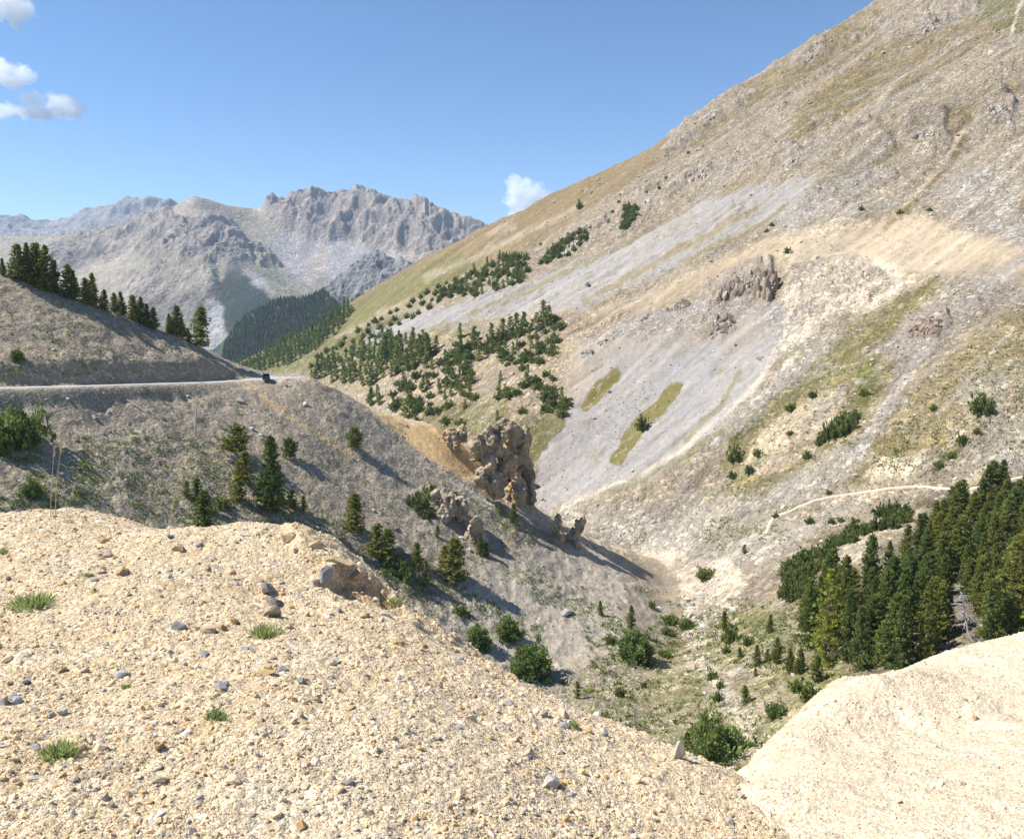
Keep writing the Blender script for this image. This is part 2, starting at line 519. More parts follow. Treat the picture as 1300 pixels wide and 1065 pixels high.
    C = L([(1220, 170), (1205, 195), (1185, 215), (1165, 242), (1140, 268), (1118, 285), (1090, 312), (1070, 340)], 5, 2, .95, (.62, .50, .36))
    C = L([(1226, 176), (1190, 222), (1146, 276), (1124, 292)], 5, 3, .7, (.24, .20, .09))
    C = L([(1300, 0), (1290, 20), (1284, 44)], 4, 2, .9, (.6, .54, .46))
    C = L([(1150, 95), (1100, 150), (1050, 190)], 3, 2, .6, (.58, .5, .4))
    C = L([(1300, 205), (1260, 245), (1220, 275)], 4, 2, .85, (.58, .52, .44))
    C = L([(1190, 355), (1120, 420), (1060, 465), (1010, 500), (930, 560)], 6, 4, .8, (.20, .185, .06))
    C = L([(1240, 350), (1180, 400), (1150, 440), (1110, 470)], 5, 5, .5, (.57, .49, .36))
    for ln, wd, col in (([(905, 250), (800, 310), (700, 355), (600, 400)], 4, (.31, .27, .15)), ([(960, 262), (880, 310), (800, 352), (740, 385)], 5, (.33, .27, .15)), ([(880, 300), (780, 350), (690, 392)], 3, (.45, .43, .41)), ([(1000, 262), (940, 300), (870, 335)], 4, (.30, .26, .13)),
                        ([(860, 590), (930, 540), (990, 500)], 5, (.30, .27, .14)), ([(940, 470), (910, 520), (870, 560)], 4, (.27, .25, .13)), ([(1080, 430), (1030, 470), (1000, 505)], 4, (.25, .24, .11)), ([(880, 640), (960, 590), (1040, 560)], 6, (.33, .31, .20)),
                        ([(750, 640), (830, 600), (900, 560)], 5, (.30, .29, .2)), ([(1240, 480), (1180, 540), (1130, 585)], 4, (.24, .22, .09)), ([(1225, 560), (1205, 580), (1188, 594)], 9, (.19, .185, .06)), ([(1290, 420), (1230, 480), (1190, 530)], 4, (.54, .47, .36))):
        C = L(ln, wd, 3, .75, col)
    # valley floor
    C = P([(690, 655), (800, 640), (900, 640), (1000, 655), (1030, 680), (960, 720), (880, 715), (790, 700)], 14, .8, (.50, .465, .405))
    C = P([(860, 660), (960, 640), (1010, 650), (1000, 680), (900, 690)], 12, .4, (.37, .34, .22))
    C = P([(780, 690), (850, 700), (930, 718), (950, 745), (900, 790), (870, 780), (860, 730)], 6, .9, (.78, .67, .52))
    C = P([(760, 870), (820, 830), (880, 800), (930, 770), (990, 770), (1040, 840), (1080, 870), (1000, 940), (940, 1000), (800, 960), (680, 930)], 18, .85, (.40, .355, .205))
    C = L([(905, 745), (885, 790), (880, 830), (900, 860), (935, 890), (950, 930)], 18, 9, .85, (.70, .61, .48))
    C = P([(930, 780), (985, 775), (1000, 810), (970, 830), (930, 810)], 9, .7, (.21, .22, .07))
    # floor of the pine wood
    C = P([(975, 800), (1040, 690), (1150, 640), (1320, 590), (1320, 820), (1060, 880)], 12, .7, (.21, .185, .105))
    C = P([(1040, 705), (1070, 680), (1120, 652), (1175, 645), (1170, 665), (1120, 690), (1085, 720), (1050, 725)], 6, .9, (.62, .53, .40))
    # wooded spur across the valley
    C = P([(405, 490), (470, 455), (560, 430), (640, 405), (720, 395), (745, 412), (730, 470), (705, 530), (640, 545), (560, 545), (470, 520)], 9, .75, (.50, .41, .285))
    C = P([(400, 475), (470, 440), (560, 415), (620, 412), (560, 440), (480, 480), (420, 500)], 10, .55, (.31, .275, .15))
    C = P([(520, 545), (540, 515), (640, 510), (650, 540), (600, 550)], 8, .75, (.225, .215, .085))
    # exposed rock and fine variety
    C = blend(C, np.clip(rk, 0, 1) * (.55 + .4 * (rr > .55)), ROCKC)
    C = blend(C, np.clip(rk, 0, 1) * sstep(.3, .6, fbm(X, Y, Z, 12, 4, .6, 91.) + .25) * .6, (.50, .42, .335))
    gn = fbm(X, Y, 0, 7, 5, .72, 31.)
    flo = polymask(Uw, Vw, [(700, 880), (800, 780), (900, 760), (1020, 790), (1100, 870), (960, 1000)], 25)
    C = blend(C, flo * sstep(-.05, .3, gn) * .75, (.235, .23, .09))
    C = blend(C, flo * sstep(.1, .4, -gn) * .7, (.56, .49, .38))
    C = blend(C, (1 - flo) * sstep(.1, .5, gn) * .45, (.25, .225, .11))
    C = blend(C, sstep(.25, .55, fbm(X, Y, 0, 5, 4, .65, 61.)) * .5, (.55, .485, .40))
    R = 1 - .78 * smooth_
    R = np.clip(R, .2, 1)
    C *= (np.array((.70, .665, .625)) * 1.0)
    C = blend(C, (1 - smooth_) * sstep(.12, .45, -blot) * .55, (.285, .25, .205))
    C *= (1 + .42 * np.clip(streak, -.6, .6) * (1 - .5 * smooth_) + .2 * streak2 + .22 * fine_ * (.45 + smooth_))[..., None]
    return Z, C.astype(np.float32), R


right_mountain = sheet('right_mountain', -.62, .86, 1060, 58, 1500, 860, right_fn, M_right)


# ---- left slope with the road, down to the ridge with the pinnacles
def planeY(u, v):
    t, s = ts(u, v)
    return -113.8 / (s + .51 * t - .318)

CREST = [(400, 480, 205), (430, 500, 207), (470, 518, 210), (500, 527, 212), (540, 534, 215), (562, 541, 216), (590, 572, 216),
         (615, 602, 215), (640, 624, 215), (680, 648, 216), (715, 668, 218), (750, 683, 221), (785, 693, 226)]
SKY = [(-200, 275, 180), (0, 347, 191), (50, 362, 194), (100, 378, 197), (150, 397, 201), (200, 418, 204), (250, 444, 205), (280, 464, 206), (306, 482, 206)]
ROADPX = [(-220, 498, 138), (-100, 496, 146), (0, 493, 154), (100, 490.5, 165), (200, 487.5, 182), (270, 485.5, 195), (310, 483, 204), (345, 480.5, 209), (380, 479.5, 212)]
pts = [at(*p) for p in CREST + SKY + ROADPX]
for u, v in [(0, 560), (0, 640), (0, 720), (-200, 600), (-200, 720), (150, 560), (150, 640), (150, 730), (300, 560), (300, 640), (300, 740), (450, 600), (450, 690),
             (450, 790), (560, 620), (600, 660), (600, 760), (600, 850), (480, 880), (300, 860), (520, 575)]:
    pts.append(at(u, v, planeY(u, v)))
pts += [at(0, 430, 168), at(100, 440, 178), at(200, 462, 190), at(-200, 400, 158)]
pts += [at(700, 740, 178), at(700, 800, 160), at(675, 850, 148), at(800, 760, 187), at(800, 830, 157), at(700, 930, 120),
        at(800, 720, 212), at(600, 960, 108), at(400, 960, 106)]
for u, v, Y in CREST:
    p = at(u, v, Y)
    pts += [p + np.array([5, 17, -9.]), p + np.array([18, 60, -36.])]
for u, v, Y in SKY[:-2]:
    p = at(u, v, Y)
    pts += [p + np.array([4, 14, -4.]), p + np.array([10, 60, -30.])]
for u, v, Y in [(310, 483, 204), (345, 480, 209)]:
    p = at(u, v, Y)
    pts += [p + np.array([2, 14, -.4]), p + np.array([10, 70, -32.])]
for u, v, Y in [(930, 960, 105), (910, 890, 126), (895, 850, 142), (890, 800, 165), (895, 755, 192), (885, 728, 212), (860, 708, 230), (820, 697, 246)]:
    p = at(u, v, Y)
    pts += [p + np.array([0, 0, -1.2]), p + np.array([14, 0, -7.])]
pts += [np.array(p, float) for p in [(110, 240, -100), (-60, 60, -66), (0, 60, -80), (60, 60, -92)]]
tps_left = TPS(pts, lam=.02, L=60)
ROAD = np.array([at(*p) for p in ROADPX])
# points evenly along the road
_seg = np.linalg.norm(np.diff(ROAD, axis=0), axis=1)
_cum = np.concatenate([[0], np.cumsum(_seg)])
_k = np.linspace(0, _cum[-1], 120)
ROADL = np.stack([np.interp(_k, _cum, ROAD[:, i]) for i in range(3)], -1)
for _ in range(4):
    ROADL[1:-1] = (ROADL[:-2] + 2 * ROADL[1:-1] + ROADL[2:]) / 4


def left_fn(X, Y):
    Z = tps_left(X, Y)
    # fall-line and contour coordinates of the slope
    fl = (.85 * X - .53 * Y)
    ct = (.53 * X + .85 * Y)
    U, V = proj(X, Y, Z)
    road_d = np.full(X.shape, 1e9)
    road_z = np.zeros(X.shape)
    sel = (Y > 125) & (Y < 225) & (X < -20)
    xs, ys = X[sel], Y[sel]
    dd, zz = np.full(xs.shape, 1e9), np.zeros(xs.shape)
    for p in ROADL:
        d = np.hypot(xs - p[0], ys - p[1])
        m = d < dd
        dd[m] = d[m]
        zz[m] = p[2]
    road_d[sel], road_z[sel] = dd, zz
    rw = 1 - sstep(2.6, 6.5, road_d)
    calm = 1 - rw
    gul = fbm(ct, fl * .12, 0, 9, 4, .55, 2.2)
    n = fbm(X, Y, Z, 14, 5, .55) * 1.1 + gul * .9
    n += (ridged(X, Y, Z, 5, 4, .55, 7.) - .5) * .9 + np.maximum(fbm(X, Y, Z, 22, 4, .6, 71.) - .1, 0) * ridged(X, Y, Z, 3.5, 3, .55, 17.) * 2.2
    ochre = polymask(U, V, [(455, 508), (500, 524), (545, 532), (575, 545), (600, 575), (618, 600), (600, 612), (575, 600), (540, 580), (505, 552)], 4)
    n = n * (1 - .6 * ochre) - ochre * .9 * (1 - ridged(ct, fl * .3, 0, 3, 3))
    Z = Z + n * calm
    Z = Z * (1 - rw) + road_z * rw
    # the toe runs out level into the valley floor
    wt = sstep(785, 880, U) * (Y < 260)
    zr = hz('right_mountain', X, Y)
    Z = Z * (1 - wt) + (zr - .2 - 3 * sstep(872, 925, U)) * wt
    Uw = U + 7 * fbm(X, Y, 0, 6, 3, .6, 3.)
    Vw = V + 7 * fbm(X, Y, 0, 6, 3, .6, 13.)
    C = np.zeros(X.shape + (3,), np.float32) + np.array((.275, .228, .17), np.float32)
    st = fbm(ct, fl * .08, 0, 3.2, 5, .68, 5.)
    pat = fbm(X, Y, 0, 18, 4, .6, 21.)
    C = blend(C, sstep(-.05, .4, st) * .55, (.35, .28, .195))
    C = blend(C, sstep(0, .45, pat) * .3, (.25, .212, .168))
    up = polymask(Uw, Vw, [(-300, 200), (310, 470), (310, 485), (-300, 500)], 4)
    C = blend(C, up * .6, (.30, .245, .18))
    C = blend(C, linemask(Uw, Vw, [(82, 400), (86, 430), (110, 465), (140, 487)], 2.5, 2) * .6, (.42, .33, .22))
    C = blend(C, polymask(Uw, Vw, [(30, 432), (60, 445), (100, 470), (110, 487), (80, 480), (45, 455)], 8) * .5, (.36, .29, .19))
    C = blend(C, linemask(Uw, Vw, [(300, 484), (330, 500), (345, 515), (375, 532), (410, 555), (445, 578)], 6, 4) * .75, (.44, .31, .17))
    C = blend(C, linemask(Uw, Vw, [(95, 530), (120, 565), (140, 600), (165, 640), (195, 665)], 6, 4) * .55, (.38, .3, .21))
    C = blend(C, linemask(Uw, Vw, [(55, 500), (70, 520), (95, 545)], 5, 4) * .5, (.38, .3, .21))
    C = blend(C, linemask(Uw, Vw, [(330, 545), (390, 580), (450, 625)], 5, 5) * .35, (.36, .29, .2))
    # paler apron of fine scree low on the slope
    C = blend(C, polymask(Uw, Vw, [(520, 790), (600, 735), (690, 690), (770, 690), (900, 720), (890, 790), (760, 830), (690, 870), (600, 860)], 22) * .6, (.44, .38, .30))
    C = blend(C, polymask(Uw, Vw, [(420, 500), (560, 560), (640, 650), (600, 700), (520, 650), (440, 570)], 25) * .5, (.345, .29, .225))
    C = blend(C, ochre * .95, (.58, .39, .185))
    C = blend(C, linemask(Uw, Vw, [(470, 520), (505, 530), (550, 534), (566, 545)], 8, 4) * .6, (.50, .40, .27))
    C = blend(C, linemask(Uw, Vw, [(600, 608), (640, 632), (690, 664), (740, 688), (800, 705), (850, 712)], 13, 6) * .85, (.5, .395, .265))
    C = blend(C, linemask(Uw, Vw, [(575, 612), (600, 630), (622, 646)], 5, 3) * .7, (.40, .38, .36))
    # low grass and herbs
    gr = np.maximum.reduce([
        polymask(Uw, Vw, [(90, 560), (160, 560), (250, 560), (330, 600), (300, 670), (180, 665), (110, 630)], 25) * .75,
        polymask(Uw, Vw, [(330, 610), (420, 660), (500, 730), (560, 780), (480, 770), (400, 700), (320, 670)], 18) * .9,
        polymask(Uw, Vw, [(480, 700), (560, 740), (700, 790), (680, 800), (540, 790)], 15) * .8,
        polymask(Uw, Vw, [(560, 610), (620, 640), (700, 690), (720, 705), (640, 680), (580, 640)], 7) * .9,
        polymask(Uw, Vw, [(600, 690), (700, 730), (800, 790), (780, 810), (650, 740)], 12) * .6,
        polymask(Uw, Vw, [(690, 870), (760, 850), (900, 830), (930, 930), (800, 960), (680, 900)], 20) * .9,
        polymask(Uw, Vw, [(0, 640), (40, 640), (40, 680), (0, 680)], 15) * .8,
        polymask(Uw, Vw, [(0, 560), (90, 590), (110, 640), (0, 630)], 20) * .6,
        polymask(Uw, Vw, [(230, 600), (330, 640), (400, 700), (230, 690)], 20) * .7])
    gn = fbm(X, Y, 0, 3.0, 4, .7, 31.)
    C = blend(C, gr * sstep(-.02, .28, gn) * .75, (.19, .19, .075))
    C = blend(C, sstep(.28, .42, fbm(X, Y, 0, 2.4, 3, .6, 51.)) * .5 * (1 - ochre), (.16, .16, .075))
    rd = 1 - sstep(2.4, 3.4, road_d)
    C = blend(C, rd * .9, (.46, .42, .36))
    C = blend(C, polymask(U, V, [(300, 478), (385, 476), (400, 480), (385, 484), (310, 485)], 2) * .8, (.50, .46, .40))
    wc = sstep(770, 860, U + 30 * fbm(X, Y, 0, 12, 3, .6, 8.))[..., None]
    C = C * (1 - wc) + hz('right_mountain', X, Y, SHEETC['right_mountain']) * wc
    R = .72 - .35 * polymask(Uw, Vw, [(520, 790), (600, 735), (690, 690), (770, 690), (900, 720), (890, 790), (760, 830), (690, 870), (600, 860)], 22) + .4 * gr
    R = R * (1 - .8 * rd)
    R = R * (1 - .5 * ochre)
    return Z, C, R


left_slope = sheet('left_slope', -.86, .36, 880, 58, 300, 620, left_fn, M_left)

# ---- far ranges
def far_fn(pl, L, lam, rocks, paint, amp, sc, skyline=None):
    tps = TPS([at(*p) if len(p) == 3 else np.array(p[1:], float) for p in pl], lam=lam, L=L)

    def fn(X, Y):
        Z = tps(X, Y)
        U, V = proj(X, Y, Z)
        Uw = U + 6 * fbm(X, Y, 0, 130, 4, .6, 3.)
        Vw = V + 5 * fbm(X, Y, 0, 130, 4, .6, 13.)
        rk = np.zeros(X.shape)
        for poly, soft, w in rocks:
            rk = np.maximum(rk, polymask(Uw, Vw, poly, soft) * w)
        rr = ridged(X, Y, Z * .55, sc, 6, .56, 1.)
        rib = ridged(X * 1.0, Y * .35, Z * .2, sc * .55, 4, .55, 5.)
        Z = Z + rk * ((rr - .45) * amp * 1.2 + (rib - .5) * amp * .65) + fbm(X, Y, 0, sc * .8, 5, .5, 8.) * amp * .12
        if skyline:
            # bring the crest to the measured ridge line, keeping its teeth
            pts_, ya, yb = skyline
            st, ss = ts([p[0] for p in pts_], [p[1] for p in pts_])
            sm = (Z / Y).max(0)
            k = np.ones(25) / 25
            sms = np.convolve(np.pad(sm, 12, 'edge'), k, 'valid')
            dl = np.interp(X[0] / Y[0], st, ss) - (sms * .45 + sm * .55)
            k2 = np.ones(7) / 7
            lo = np.convolve(np.pad(dl, 30, 'edge'), np.ones(61) / 61, 'valid')
            hi = np.convolve(np.pad(dl - lo, 3, 'edge'), k2, 'valid')
            crest = Y[np.argmax(Z / Y, 0), np.arange(Z.shape[1])][None, :]
            Z = Z + lo[None, :] * Y * sstep(ya, yb, Y) + hi[None, :] * Y * sstep(-230, -30, Y - crest)
        C = paint(X, Y, Z, Uw, Vw, rk, rr, rib)
        return Z, C.astype(np.float32)
    return fn


F1 = [(-150, 300, 4300), (60, 300, 4300), (150, 290, 4250), (190, 272, 4250), (215, 263, 4200), (247, 250, 4100), (272, 256, 4150), (300, 263, 4200), (330, 263, 4250), (345, 246, 4300), (380, 242, 4350),
      (405, 240, 4350), (440, 243, 4350), (457, 236, 4350), (480, 245, 4300), (500, 252, 4250), (535, 249, 4200), (555, 259, 4200), (580, 272, 4200), (610, 280, 4150), (640, 292, 4100), (720, 330, 4000),
      # wall foot
      (345, 268, 4120), (400, 285, 4020), (440, 295, 3960), (475, 300, 3900), (510, 292, 3920), (550, 300, 3850), (590, 312, 3800),
      # scree bowl
      (400, 330, 3480), (440, 335, 3450), (480, 330, 3560), (400, 375, 3000), (430, 385, 2950), (385, 352, 3200), (500, 345, 3400), (560, 345, 3400), (620, 345, 3400),
      # left spur coming forward
      (252, 270, 3850), (258, 288, 3640), (272, 303, 3450), (296, 320, 3230), (312, 335, 3060), (322, 352, 2900), (300, 292, 3980), (330, 305, 3860), (345, 325, 3640), (352, 345, 3360), (362, 365, 3060),
      (230, 300, 3640), (240, 325, 3300), (280, 345, 3000), (200, 320, 3400), (160, 345, 3200), (120, 350, 3300), (180, 290, 3850), (60, 340, 3600),
      (330, 380, 2700), (280, 400, 2600), (220, 390, 2750), (280, 460, 2350), (200, 440, 2450), (100, 420, 2700), (0, 400, 2900), (350, 440, 2400), (450, 430, 2500), (-150, 400, 3000), (600, 420, 2800)]
for u, v, Y in [(60, 300, 4300), (247, 250, 4100), (345, 246, 4300), (457, 236, 4350), (535, 249, 4200), (640, 292, 4100), (-150, 300, 4300)]:
    p = at(u, v, Y)
    F1.append(('w', p[0] * 1.1, p[1] + 500, p[2] - 220))
F1ROCK = [([(335, 262), (345, 244), (400, 236), (460, 232), (540, 245), (640, 285), (640, 320), (600, 312), (560, 318), (520, 310), (470, 305), (450, 285), (420, 297), (380, 285), (345, 272)], 5, 1.0),
          ([(170, 325), (190, 290), (215, 275), (250, 280), (290, 282), (310, 305), (320, 330), (280, 335), (260, 342), (220, 335)], 7, .85),
          ([(60, 310), (110, 280), (190, 255), (215, 262), (180, 295), (130, 330), (60, 345)], 7, .6),
          ([(310, 312), (340, 318), (355, 338), (330, 335)], 4, .7),
          ([(150, 350), (200, 335), (270, 345), (280, 380), (240, 420), (170, 400)], 9, .45),
          ([(510, 330), (560, 315), (590, 330), (540, 350)], 5, .5)]


SKY1 = [(-150, 300), (60, 300), (150, 285), (185, 268), (205, 263), (218, 262), (232, 256), (247, 249), (256, 251), (270, 255), (285, 260), (300, 262), (318, 264), (331, 264), (336, 250), (344, 246), (350, 252), (362, 250), (370, 243), (382, 240), (398, 238), (412, 241), (425, 243), (434, 240), (440, 242), (452, 237), (457, 234), (464, 237), (473, 240), (482, 246), (492, 250), (500, 249), (508, 252), (516, 252), (526, 251), (534, 247), (541, 251), (550, 258), (562, 265), (580, 271), (598, 276), (612, 280), (622, 288), (650, 295), (720, 330)]


def paint1(X, Y, Z, U, V, rk, rr, rib):
    C = np.zeros(X.shape + (3,), np.float32) + np.array((.45, .395, .31), np.float32)
    P = lambda poly, soft, w, col: blend(C, polymask(U, V, poly, soft) * w, col)
    C = P([(335, 300), (360, 285), (420, 292), (470, 300), (480, 330), (450, 345), (420, 375), (400, 385), (360, 350)], 6, .95, (.43, .405, .40))
    C = P([(385, 355), (400, 310), (412, 290), (418, 300), (412, 340), (420, 375), (400, 382)], 4, .7, (.50, .43, .34))
    C = P([(470, 330), (500, 310), (560, 312), (600, 320), (560, 345), (480, 350)], 6, .8, (.52, .465, .385))
    C = P([(300, 345), (330, 320), (350, 330), (400, 372), (380, 382), (340, 375)], 6, .6, (.33, .33, .23))
    C = P([(270, 260), (330, 262), (340, 300), (370, 350), (330, 320), (290, 280)], 7, .6, (.37, .335, .25))
    C = P([(170, 320), (230, 330), (280, 340), (270, 370), (180, 360)], 8, .5, (.30, .31, .21))
    C = P([(290, 335), (330, 345), (345, 372), (320, 372)], 4, .8, (.46, .44, .44))
    # dark wood at the foot
    C = P([(265, 380), (285, 345), (300, 332), (322, 360), (345, 378), (420, 385), (420, 470), (300, 470), (285, 420), (270, 410)], 5, .95, (.028, .045, .035))
    C = P([(60, 330), (100, 318), (150, 308), (150, 316), (110, 330), (90, 345)], 4, .85, (.04, .055, .04))
    C = P([(170, 385), (270, 375), (275, 400), (220, 420), (180, 410)], 8, .8, (.06, .075, .055))
    C = P([(235, 280), (262, 290), (300, 312), (322, 345), (300, 345), (270, 330), (240, 320), (225, 300)], 5, .55, (.22, .21, .215))
    C = P([(262, 385), (283, 385), (288, 470), (255, 470)], 4, .9, (.50, .49, .49))
    C = P([(100, 420), (262, 405), (262, 470), (100, 470)], 8, .6, (.34, .34, .34))
    C = blend(C, rk * .85, (.29, .25, .225))
    C = blend(C, rk * sstep(.5, .75, rib) * .55, (.45, .385, .33))
    C = blend(C, rk * sstep(.5, .3, rr) * .45, (.25, .235, .235))
    n = fbm(X, Y * .2, 0, 60, 4, .6, 2.)
    C = blend(C, rk * sstep(.55, .35, rib) * .4, (.17, .165, .175))
    C *= (1 + .3 * n)[..., None] * np.array((.67, .655, .64))
    return C


far_mountain = sheet('far_mountain', -.74, .16, 640, 2250, 4900, 420, far_fn(F1, 800, .01, F1ROCK, paint1, 118, 270, (SKY1, 3300, 4050)), M_far)

F0 = [(-250, 280, 5900), (-60, 285, 5900), (0, 288, 5900), (30, 285, 5900), (60, 292, 5900), (85, 286, 5800), (110, 279, 5700), (140, 266, 5700), (160, 263, 5700), (190, 258, 5700), (208, 261, 5700), (260, 290, 5700),
      (-100, 340, 5100), (0, 330, 5100), (80, 325, 5150), (150, 310, 5150), (230, 320, 5100), (300, 330, 5100), (-250, 340, 5100), (0, 380, 4600), (200, 380, 4600), (-250, 380, 4600), (300, 380, 4600)]
F0.append(('w', -4000, 6600, 250))
F0.append(('w', -2600, 6600, 250))


def paint0(X, Y, Z, U, V, rk, rr, rib):
    C = np.zeros(X.shape + (3,), np.float32) + np.array((.27, .26, .26), np.float32)
    C = blend(C, sstep(.4, .7, rr) * .5, (.19, .19, .195))
    C = blend(C, polymask(U, V, [(0, 310), (100, 300), (150, 330), (0, 350)], 10) * .5, (.32, .31, .31))
    return C


far_range = sheet('distant_range', -.86, -.22, 320, 4450, 6500, 160, far_fn(F0, 1000, .01, [([(-300, 270), (210, 240), (260, 300), (100, 330), (-300, 340)], 8, .9)], paint0, 110, 380), M_far)

# ---- nearer wooded hill with the dark cliff behind the valley mouth
F2 = [(200, 480, 1950), (262, 455, 1980), (285, 432, 2000), (300, 412, 2030), (325, 392, 2060), (350, 380, 2080), (385, 379, 2080), (410, 368, 2060), (430, 354, 2050), (455, 341, 2050), (477, 334, 2050), (500, 338, 2050), (530, 346, 2050), (580, 360, 2050),
      (300, 480, 1650), (350, 455, 1700), (400, 425, 1780), (440, 395, 1860), (470, 375, 1900), (520, 370, 1920), (580, 380, 1950), (340, 420, 1880), (380, 400, 1950), (200, 540, 1500), (400, 500, 1500), (560, 430, 1600)]
for u, v, Y in [(285, 432, 2000), (350, 380, 2080), (430, 354, 2050), (477, 334, 2050), (580, 360, 2050), (200, 480, 1950)]:
    p = at(u, v, Y)
    F2.append(('w', p[0] * 1.05, p[1] + 120, p[2] - 70))
F2ROCK = [([(415, 372), (432, 350), (478, 328), (520, 335), (580, 355), (560, 400), (480, 385), (440, 402), (418, 395)], 5, 1.0)]


def paint2(X, Y, Z, U, V, rk, rr, rib):
    C = np.zeros(X.shape + (3,), np.float32) + np.array((.05, .07, .04), np.float32)
    C = blend(C, sstep(0, .5, fbm(X, Y, 0, 60, 4, .6, 3.)) * .5, (.14, .15, .075))
    C = blend(C, polymask(U, V, [(340, 392), (362, 390), (365, 402), (350, 404)], 3) * .9, (.50, .45, .38))
    C = blend(C, rk * .9, (.15, .15, .155))
    C = blend(C, rk * sstep(.5, .75, rib) * .5, (.24, .23, .225))
    return C


wooded_hill = sheet('wooded_hill', -.46, .02, 420, 1480, 2250, 260, far_fn(F2, 300, .01, F2ROCK, paint2, 42, 110), M_far)

# ---- ground far below and beyond, out to the horizon
def base_fn(X, Y):
    Z = np.zeros(X.shape) - 330 + fbm(X, Y, 0, 900, 3) * 40
    C = np.zeros(X.shape + (3,), np.float32) + np.array((.22, .22, .13), np.float32)
    return Z, C


base = sheet('ground', -.95, .95, 60, 300, 7500, 60, base_fn, M_far)

# ---- foreground: two heaps of crumbled yellow limestone at the edge of the drop
M_gravel = ground_mat('limestone_gravel', .026, bump=.6, var=.42, speck=.22)
M_sand = ground_mat('limestone_sand', .022, bump=.5, var=.28, speck=.16)


def fall(pts, lst):
    for u, v, Y in lst:
        p = at(u, v, Y)
        pts += [p + np.array([.25, .7, -.55]), p + np.array([.9, 2.4, -2.4]), p + np.array([3.5, 9, -9.5])]


FGL_CREST = [(-300, 655, 8.2), (-150, 655, 8.), (0, 664, 7.6), (60, 658, 7.8), (100, 655, 8.), (160, 663, 7.8), (215, 676, 7.4), (255, 678, 7.3), (300, 670, 7.5), (345, 674, 7.5), (380, 678, 7.4), (420, 694, 7.0), (450, 722, 6.5), (500, 765, 6.2), (540, 785, 6.0), (590, 825, 5.7),
             (650, 862, 5.3), (720, 898, 5.0), (800, 930, 4.7), (860, 955, 4.5), (905, 972, 4.35), (950, 1000, 4.05), (985, 1065, 3.35), (1010, 1130, 2.9)]
pts = [at(*p) for p in FGL_CREST]
fall(pts, [p for p in FGL_CREST if p[0] < 880])
pts += [at(*p) for p in [(0, 760, 5.2), (0, 860, 3.9), (0, 970, 3.0), (0, 1065, 2.45), (200, 760, 5.3), (200, 860, 3.95), (200, 970, 3.0), (200, 1065, 2.45), (350, 740, 5.8), (400, 860, 4.05), (400, 970, 3.05), (400, 1065, 2.5),
                         (500, 820, 4.85), (600, 900, 4.15), (600, 970, 3.35), (600, 1065, 2.65), (750, 970, 3.85), (750, 1065, 2.95), (860, 1065, 3.2), (-300, 760, 5.2), (-300, 1065, 2.4), (0, 1250, 1.8), (650, 1250, 1.9),
                         (1000, 1300, 2.2)]]
tps_fgl = TPS(pts, lam=.002, L=2)


def fgl_fn(X, Y):
    Z = tps_fgl(X, Y)
    U, V = proj(X, Y, Z)
    Z = Z + fbm(X, Y, 0, 1.1, 4, .5, 3.) * .07 + fbm(X, Y, 0, .16, 4, .6, 5.) * .022 + np.maximum(ridged(X, Y, 0, .09, 3, .5, 4.) - .5, 0) * .02
    lip = polymask(U + 8 * fbm(X, Y, 0, .3, 3), V, [(365, 672), (420, 688), (470, 730), (510, 765), (480, 765), (430, 735), (375, 700)], 7)
    Z = Z + lip * (ridged(X, Y, 0, .5, 4, .6, 2.) - .35) * .15
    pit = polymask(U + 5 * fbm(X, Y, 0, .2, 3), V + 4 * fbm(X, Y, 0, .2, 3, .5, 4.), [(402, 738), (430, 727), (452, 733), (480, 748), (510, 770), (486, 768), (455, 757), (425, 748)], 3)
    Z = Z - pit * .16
    edge = linemask(U, V, [(510, 775), (590, 828), (650, 865)], 14, 6)
    Z = Z + edge * fbm(X, Y, 0, .25, 4, .6, 9.) * .09
    C = np.zeros(X.shape + (3,), np.float32) + np.array((.60, .46, .29), np.float32)
    C = blend(C, sstep(0, .5, fbm(X, Y, 0, .5, 4, .6, 2.)) * .6, (.65, .54, .385))
    C = blend(C, sstep(.1, .5, fbm(X, Y, 0, .3, 4, .65, 12.)) * .6, (.55, .385, .205))
    C = blend(C, sstep(.25, .5, fbm(X, Y, 0, .22, 4, .65, 22.)) * .55, (.42, .37, .31))
    C = blend(C, polymask(U, V, [(250, 980), (420, 880), (640, 880), (900, 980), (800, 1100), (250, 1100)], 60) * .35, (.66, .56, .41))
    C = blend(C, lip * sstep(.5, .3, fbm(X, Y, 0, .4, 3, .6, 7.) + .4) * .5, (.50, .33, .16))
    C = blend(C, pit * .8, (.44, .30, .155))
    return Z, C


foreground_heap = sheet('foreground_ground', -2.0, .5, 1250, .7, 20, 860, fgl_fn, M_gravel)

